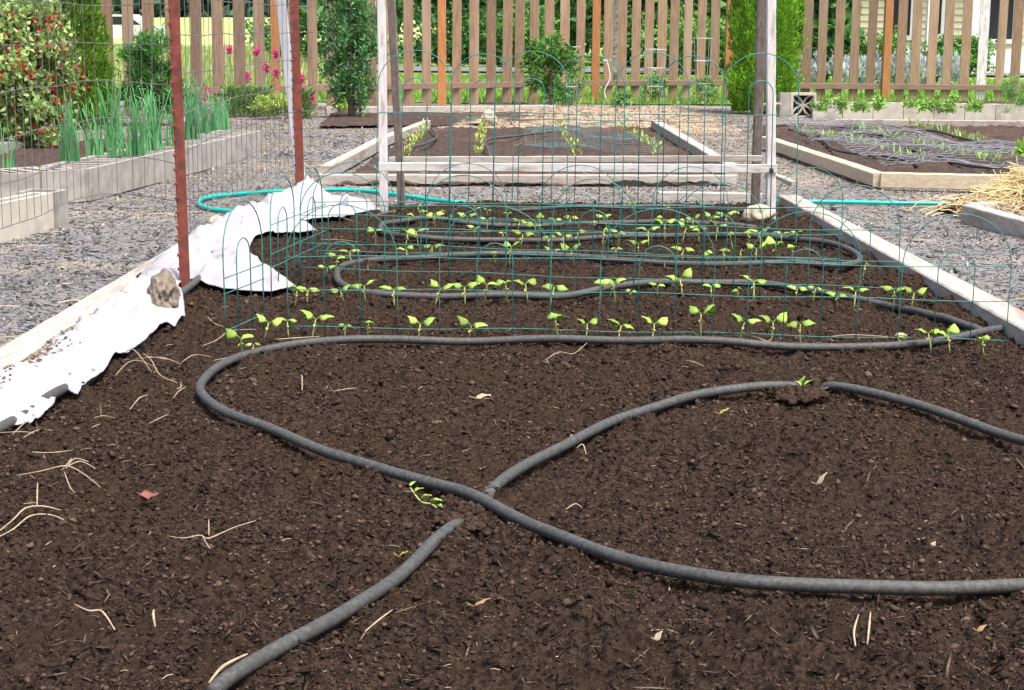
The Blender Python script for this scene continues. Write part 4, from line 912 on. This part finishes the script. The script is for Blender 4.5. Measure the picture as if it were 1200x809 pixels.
# cages
def cage(px, py, top, w, label, m='cagewire', nl=4, rings=3):
    q = P(px, py, ZP); H = PY(px, top, q.y).z-ZP; th = empty('plant_cage', q, label, 'plant cage', 'pale wire plant cages by the fence'); mb = MB()
    for k in range(nl):
        a = k*2*math.pi/nl+.5; mb.tube([q+Vector((math.cos(a)*w*.35, math.sin(a)*w*.35, 0)), q+Vector((math.cos(a)*w*.55, math.sin(a)*w*.55, H))], .0026, 4)
    mb.build('legs', M[m], th)
    for j in range(rings):
        z = H*(j+1)/rings; r_ = w*(.35+.2*(j+1)/rings); mb = MB(); mb.tube([q+Vector((math.cos(t*math.pi/10)*r_, math.sin(t*math.pi/10)*r_, z)) for t in range(21)], .0026, 4, False); mb.build('ring', M[m], th)
cage(405, 131, 54, .32, 'wire plant cage around the loose dark conifer'); cage(668, 125, 55, .24, 'wire plant cage left of the centre orange post'); cage(822, 124, 45, .26, 'wire plant cage near the thuja'); cage(768, 123, 58, .26, 'wire plant cage around the tall tomato plant')
q = P(712, 122, ZP); mb = MB(); top = PY(711, 71, q.y)
mb.tube(spline([q, q.lerp(top, .3)+Vector((-.04, 0, 0)), q.lerp(top, .6)+Vector((.04, 0, 0)), top], 4), .010, 6); mb.tube([top+Vector((-.05, 0, 0)), top+Vector((.05, 0, 0))], .010, 6)
tag(mb.build('twisted_stake', M['stakewhite']), 'thin white twisted stake with a short crossbar before the fence centre', 'stake')
# pea rows in middle bed
pr = 0
for (a, b_, n, lab) in (((474, 184), (500, 152), 9, 'leftmost'), ((560, 184), (566, 152), 9, 'second'), ((677, 184), (654, 148), 8, 'third'), ((771, 182), (729, 150), 9, 'rightmost')):
    for i in range(n):
        t = i/(n-1); q = P(a[0]+(b_[0]-a[0])*t+random.uniform(-1.5, 1.5), a[1]+(b_[1]-a[1])*t, .005); 
        m_ = 13; az = RNG.uniform(0, 6.3, m_); hh = RNG.random(m_)*.075*random.uniform(.7, 1.3); p = np.array(q)+np.stack([np.cos(az)*.02, np.sin(az)*.02, hh], 1)
        o = leafcloud('pea_seedling', p, unit(np.stack([np.cos(az)*.7, np.sin(az)*.7, np.full(m_, .9)], 1)), .042, .016, colvar(m_, (.50, .62, .16), .2), M['fol'])
        tag(o, f'{ordn(i)} pea seedling from the front in the {lab} row of the middle bed', 'seedling', 'pea seedlings in the middle bed')
def greyhose(pts, label, r=.012, m='soaker', z=.03):
    w = spline([Vector(P(a, b_, z)) for a, b_ in pts], 8); mb = MB(); mb.tube(w, r, 8); tag(mb.build('soaker_hose', M[m], None, True), label, 'hose')
greyhose([(466, 186), (470, 178), (486, 172), (500, 168), (512, 160), (505, 150)], 'pale grey hose curving past the leftmost pea row')
greyhose([(575, 186), (572, 176), (568, 168), (575, 163), (600, 160), (640, 155), (662, 152)], 'grey hose bending right from the second pea row')
greyhose([(900, 148), (940, 146), (985, 149), (1040, 152), (1090, 153), (1120, 160), (1150, 168), (1200, 182), (1260, 190)], 'grey hose crossing the wired bed nearest the block wall', .013)
greyhose([(925, 152), (955, 156), (968, 168), (980, 176), (1010, 181), (1045, 184), (1075, 194)], 'grey hose curving through the left half of the wired bed', .013)
greyhose([(985, 154), (1030, 158), (1060, 170), (1078, 179), (1098, 180), (1115, 190), (1160, 196), (1240, 192)], 'grey hose curving through the centre of the wired bed', .013)
# nets
def hexnet(name, X0, X1, Y0, Y1, s, r, m, label, zf, inside, cat='netting', square=False, ysq=1):
    mb = MB(); ny = int((Y1-Y0)/(s*ysq)); nx = int((X1-X0)/s)
    for j in range(ny):
        cur = []
        for i in range(nx*2+1):
            x = X0+i*s/2; y = Y0+j*s*ysq+(0 if square else ((i+j) % 2)*s*.42*ysq)
            x += random.gauss(0, s*.08); y += random.gauss(0, s*.08)
            if inside(x, y): cur.append(Vector((x, y, zf(x, y))))
            else:
                if len(cur) > 1: mb.tube(cur, r, 3, False)
                cur = []
            if not square and (i+j) % 2 == 1 and inside(x, y) and inside(x, y+s*.6): mb.tube([(x, y, zf(x, y)), (x, y+s*.6*ysq, zf(x, y+s*.6*ysq))], r, 3, False)
        if len(cur) > 1: mb.tube(cur, r, 3, False)
    if square:
        for i in range(nx+1):
            cur = [Vector((X0+i*s, Y0+k*s*ysq, 0)) for k in range(ny) if inside(X0+i*s, Y0+k*s*ysq)]
            for v in cur: v.z = zf(v.x, v.y)
            if len(cur) > 1: mb.tube(cur, r, 3, False)
    return tag(mb.build(name, M[m]), label, cat)
sl = lambda x, y, a, b_: (b_.x-a.x)*(y-a.y)-(b_.y-a.y)*(x-a.x)
ca, cb_ = P(905, 168), P(1031, 209); yb = P(1000, 148).y; yf = P(1100, 205).y
zc = lambda x, y: .03+.09*float(vn(np.array(x*2.3), np.array(y*2.3), 95)+.5)*1.0+random.uniform(-.006, .006)
hexnet('chicken_wire', P(900, 148).x, 5.6, yf-.2, yb, .085, .0022, 'chicken', 'tangled grey chicken wire spread over the soil of the right bed', zc, lambda x, y: sl(x, y, ca, cb_) > 0 and y > yf+(x-2.5)*.02 and x < 4.9-.25*(y-11))
a_, b2 = P(1010, 143, .1), P(1120, 140, .1)
hexnet('chicken_wire', 3.3, 5.7, 17.0, 17.8, .12, .0016, 'rustwire', 'rusty chicken wire roll pushed against the pale block wall', lambda x, y: ZP+.03+.13*max(0, math.sin((x-3.3)/2.4*3.1))*(y-17.0), lambda x, y: True)
na = P(610, 184).y; nb_ = P(640, 150).y
hexnet('plant_net', P(617, 184).x, P(815, 184).x, na, nb_, .085, .0013, 'net', 'teal square mesh net laid over the right half of the pea bed', lambda x, y: .05+.05*math.sin(x*5)*math.sin(y*3)+.02, lambda x, y: x < P(850, 200).x-(y-11)*.10, square=True, ysq=1.2)
# sprouts in right bed
mbn = 0
for r_i, (a, b_, n) in enumerate((((938, 158), (1010, 172), 9), ((1000, 152), (1090, 176), 14), ((1060, 147), (1150, 168), 12), ((1100, 176), (1170, 192), 9), ((1000, 170), (1080, 190), 8))):
    for i in range(n):
        t = i/(n-1); q = P(a[0]+(b_[0]-a[0])*t+random.uniform(-3, 3), a[1]+(b_[1]-a[1])*t+random.uniform(-1.5, 1.5), .01); m_ = 9; az = RNG.uniform(0, 6.3, m_)
        p = np.array(q)+np.stack([np.cos(az)*.015, np.sin(az)*.015, RNG.random(m_)*.02], 1)
        o = leafcloud('corn_sprout', p, unit(np.stack([np.cos(az)*.5, np.sin(az)*.5, np.full(m_, 1)], 1)), RNG.uniform(.05, .11, m_), .018, colvar(m_, (.42, .60, .20), .2), M['fol'])
        tag(o, f'{ordn(i)} sprout from left in the {["row nearest the left board", "long middle row", "row by the block wall", "front right row", "short front row"][r_i]} of the wired bed', 'seedling', 'sprouts in the wired bed')
# driftwood near the thuja
mb = MB(); mb.tube(spline([P(858, 129, .0), P(880, 125, .06), P(893, 123, .1), P(915, 122, .12)], 4), [.02]*13, 7); mb.tube([P(905, 123, .1), P(915, 128, .0)], .02, 7)
tag(mb.build('driftwood', M['board']), 'bleached forked branch lying at the foot of the bright thuja', 'branch')
mb = MB(); mb.beam(P(905, 205, ZP+.02), P(932, 216, ZP+.02), .05, .03, (0, 0, 1), 4, .002, .003); tag(mb.build('wood_offcut', M['board']), 'short whitish wood offcut on the path right of the trellis', 'board')

# ------------------------------------------------------------------ beyond the fence
def bg_tree(px, Y, H, rx, n, c, label, seed, tw=.2, sz=.5, trunk_h=.25, name='tree'):
    base = Vector((PY(px, 60, Y).x, Y, ZP)); th = empty(name, base, label, 'tree'); r2 = np.random.default_rng(seed)
    trunk(th, base, H*.85, tw, limbs=7)
    nc = 40; cc = unit(r2.normal(size=(nc, 3)))*(r2.random((nc, 1))**.35); cc *= np.array([rx*.85, rx*.85, H*(1-trunk_h)*.5]); cc[:, 2] += H*(trunk_h+(1-trunk_h)*.5)
    idx = r2.integers(0, nc, n); off = unit(r2.normal(size=(n, 3)))*(r2.random((n, 1))**.4)*rx*.32; p = cc[idx]+off
    tone = r2.uniform(.65, 1.4, nc)[idx][:, None]; col = np.clip(np.array(c)[None]*tone*(1+r2.uniform(-.3, .3, (n, 1))), 0, 1)
    leafcloud('crown', p+np.array(base), unit(off+r2.normal(size=(n, 3))*rx*.2), r2.uniform(.5, 1.3, n)*sz, r2.uniform(.3, .7, n)*sz, col, M['fol'], th)
specs = [(455, 46, 6, 2.2, .07), (545, 50, 7, 2.6, .05), (610, 47, 5, 1.8, .10), (665, 58, 8, 3.0, .055), (730, 46, 7, 2.4, .045), (800, 52, 8, 2.8, .045), (860, 44, 6, 2.2, .09), (905, 50, 8, 2.6, .05), (960, 33.5, 5, .9, .06)]
for i, (px, Y, H, rx, b_) in enumerate(specs):
    bg_tree(px, Y, H, rx, 5200, (b_*2.0, b_*4.4, b_*1.5), f'{["dark leafy tree behind the left trellis post", "dark broad tree behind the pickets left of the centre", "light green leafy tree behind the centre pickets", "large dark green tree left of the centre orange post", "dark tree with a patterned trunk right of the centre orange post", "very dark tree behind the pickets before the right trellis post", "pale green tree just left of the bright thuja", "dark tree behind the bright thuja", "slim dark tree at the corner of the cream house"][i]}', 100+i, .20, .34, .04)
M['birch'] = mat('mottled_bark', (.42, .41, .40), (.12, .115, .11), 9, .9, .01, 20, stretch=(1, 1, 2))
bb_ = Vector((PY(720, 60, 33).x, 33, ZP)); t_ = empty('tree', bb_, 'tree with mottled grey trunk right of the centre orange post', 'tree')
mb = MB(); mb.tube(spline([bb_, bb_+Vector((.02, 0, 1.2)), bb_+Vector((-.04, 0, 3)), bb_+Vector((.1, 0, 5))], 4), [.16-.007*i for i in range(13)], 12); mb.build('trunk', M['birch'], t_, True)
n = 5000; p = np.array(bb_)+RNG.normal(size=(n, 3))*np.array([1.1, 1.1, .7])+np.array([0, 0, 4.2]); leafcloud('crown', p, unit(RNG.normal(size=(n, 3))), .14, .08, colvar(n, (.08, .22, .06), .4), M['fol'], t_)
# hedge / shrubs near lawns end
for i, (px, Y, c) in enumerate([(520, 43, (.07, .18, .05)), (600, 43, (.12, .28, .06)), (770, 42.5, (.08, .2, .05)), (830, 38, (.16, .34, .08)), (350, 46, (.12, .28, .07))]):
    b0 = Vector((PY(px, 60, Y).x, Y, ZP)); bush('garden_shrub', b0, 1.5, 1.6, .9, 2600, ['low dark shrub across the road left of the centre', 'light green shrub across the road near the centre', 'dark shrub beyond the lawn right of the centre', 'fresh green shrub beyond the fence near the bright thuja', 'green shrub on the field side behind the white stake'][i], c, .14, 'shrub', True, 22, .6, .1, 130+i)
# far woods
n = 26000; x = RNG.uniform(-150, 60, n); y = 255+RNG.uniform(-8, 20, n); top = 12+6*vn(x*.06, y*0, 98)+5*vn(x*.2, y*0, 99); z = 1+RNG.random(n)*top*1.2
leafcloud('far_woods', np.stack([x, y, z], 1), unit(RNG.normal(size=(n, 3))), RNG.uniform(1.5, 3.2, n), 1.6, colvar(n, (.10, .20, .13), .35), M['fol']); tag(bpy.data.objects['far_woods'], 'blue green wood along the far edge of the field', 'woods', kind='stuff')
# tall field grass near fence left (pale)
n = 9000; x = RNG.uniform(-9, -2.6, n); y = 24+RNG.random(n)**1.4*40; leafcloud('tall_grass', np.stack([x*(y/24), y, np.full(n, ZP)], 1), unit(np.stack([RNG.normal(0, .2, n), RNG.normal(0, .2, n), np.ones(n)], 1)), RNG.uniform(.15, .4, n), .03, colvar(n, (.42, .48, .18), .3), M['fol']); tag(bpy.data.objects['tall_grass'], 'pale yellow green meadow grass behind the left pickets', 'grass', kind='stuff')

# house at right
HY = 40.0; hx0 = PY(938, 40, HY).x; hx1 = PY(1260, 40, HY).x+6
hs_ = empty('house', (hx0, HY, ZP), 'cream sided house with white trimmed windows behind the right fence', 'house')
mb = MB(); mb.box(hx0, hx1, HY, HY+8, .55, 3.2)
V0 = []
mb.build('wall', M['siding'], hs_)
mb = MB()
for k in range(17): zz = .56+k*.155; mb.beam((hx0-.01, HY-.012, zz), (hx1, HY-.012, zz), .02, .012, (0, 0, 1), 1, 0, .002)
mb.build('siding_boards', M['siding'], hs_)
mb = MB(); mb.box(hx0-.02, hx1, HY-.03, HY+8, ZP, .55); mb.build('foundation', M['trim'], hs_)
mb = MB(); mb.add([(hx0-.5, HY-.6, 3.15), (hx1+.5, HY-.6, 3.15), (hx1+.5, HY+4, 5.2), (hx0-.5, HY+4, 5.2), (hx0-.5, HY+8.6, 3.15), (hx1+.5, HY+8.6, 3.15), (hx0-.5, HY-.6, 3.0), (hx1+.5, HY-.6, 3.0), (hx0-.5, HY+8.6, 3.0), (hx1+.5, HY+8.6, 3.0)], [(0, 1, 2, 3), (3, 2, 5, 4), (6, 7, 1, 0), (8, 4, 5, 9), (0, 3, 4, 8, 6), (1, 7, 9, 5, 2)]); mb.build('roof', M['roofm'], hs_)
for px0, px1, yb_ in ((970, 978, 40), (1042, 1066, 42), (1096, 1102, 40), (1152, 1186, 46)):
    xa = PY(px0, 30, HY).x; xb = PY(px1, 30, HY).x; zb_ = PY(px0, yb_, HY).z
    mb = MB()
    for (a, b_, c, d) in ((xa-.08, xb+.08, zb_-.1, zb_), (xa-.08, xa, zb_, 2.5), (xb, xb+.08, zb_, 2.5), (xa-.08, xb+.08, 2.5, 2.6)): mb.box(a, b_, HY-.06, HY-.005, c, d)
    w_ = mb.build('window', M['trim'], hs_); mb = MB(); mb.box(xa, xb, HY-.03, HY-.004, zb_, 2.5); pn = mb.build('pane', M['glass']); pn.parent = w_
for px0 in (1082, 1130):
    xa = PY(px0, 30, HY).x; mb = MB(); mb.box(xa-.12, xa+.12, HY-.9, HY-.7, ZP, 3.0); mb.build('porch_post', M['trim'], hs_)
# silver plants and white-flowered hedge before the house
for i, px in enumerate(range(938, 1120, 22)):
    b0 = Vector((PY(px, 80, 30).x, 30+random.uniform(-.3, .3), ZP)); bush('silver_plant', b0, .58+random.uniform(-.06, .06), .22, .2, 900, f'{ordn(i)} silvery grey plant from the left behind the right fence', (.50, .54, .56), .12, 'plant', False, 12, .22, 1.6, 160+i)
for i, px in enumerate((950, 1000, 1045, 1095, 1135)):
    b0 = Vector((PY(px, 80, 33).x, 33, ZP)); bush('flowering_hedge', b0, .95, .5, .35, 2200, f'{ordn(i)} green shrub with white blooms from the left before the house', (.13, .30, .06), .08, 'shrub', True, 18, .6, .2, 180+i, extra=(M['trim'], 26, .05))
# parked cars glimpsed through pickets
def car(px, Y, label, L=4.2):
    x = PY(px, 60, Y).x; th = empty('parked_car', (x, Y, ZP), label, 'car')
    prof = [(-L/2, .35), (-L/2, .75), (-L*.38, .9), (-L*.22, 1.38), (L*.18, 1.4), (L*.34, .95), (L*.48, .85), (L/2, .6), (L/2, .35)]
    mb = MB(); V = [(x+a, Y-.85, ZP+z) for a, z in prof]+[(x+a, Y+.85, ZP+z) for a, z in prof]; n = len(prof)
    mb.add(V, [tuple(range(n)), tuple(range(2*n-1, n-1, -1))]+[(i, i+n, (i+1) % n+n, (i+1) % n) for i in range(n)]); mb.build('body', M['carpaint'], th)
    mb = MB(); mb.add([(x-L*.33, Y-.86, ZP+.95), (x+L*.28, Y-.86, ZP+.95), (x+L*.16, Y-.86, ZP+1.3), (x-L*.21, Y-.86, ZP+1.3)], [(0, 1, 2, 3)]); mb.build('side_window', M['glass'], th)
    for s in (-1, 1):
        for yy in (-.8, .8): mb = MB(); mb.tube([(x+s*L*.31, Y+yy-.1, ZP+.32), (x+s*L*.31, Y+yy+.1, ZP+.32)], .32, 18); mb.build('wheel', M['tyre'], th)
car(140, 78, 'white car glimpsed through the left pickets behind the dark pine'); car(822, 66, 'white car glimpsed behind the pickets near the right trellis post')

# ------------------------------------------------------------------ light
w = bpy.data.worlds.new('World'); scene.world = w; w.use_nodes = True
nt = w.node_tree; bg = nt.nodes['Background']; sky = nt.nodes.new('ShaderNodeTexSky'); sky.sky_type = 'NISHITA'; sky.sun_disc = False
EL, AZ = R(66), R(140)
sky.sun_elevation = EL; sky.sun_rotation = AZ; sky.air_density = 1.0; sky.dust_density = 7.0; sky.ozone_density = .6
nt.links.new(sky.outputs[0], bg.inputs[0]); bg.inputs[1].default_value = .12
sd = bpy.data.lights.new('sun', 'SUN'); sd.energy = 2.2; sd.angle = R(16); sd.color = (1, .96, .90)
so = bpy.data.objects.new('sun', sd); COL.objects.link(so)
dr = Vector((math.sin(AZ)*math.cos(EL), math.cos(AZ)*math.cos(EL), math.sin(EL)))
so.rotation_euler = (-dr).to_track_quat('-Z', 'Y').to_euler()
vs = scene.view_settings; vs.view_transform = 'Standard'; vs.look = 'None'; vs.exposure = 1.0; vs.gamma = 1; vs.use_curve_mapping = False
scene.cycles.max_bounces = 6; scene.cycles.transparent_max_bounces = 4
scene.cycles.use_denoising = True
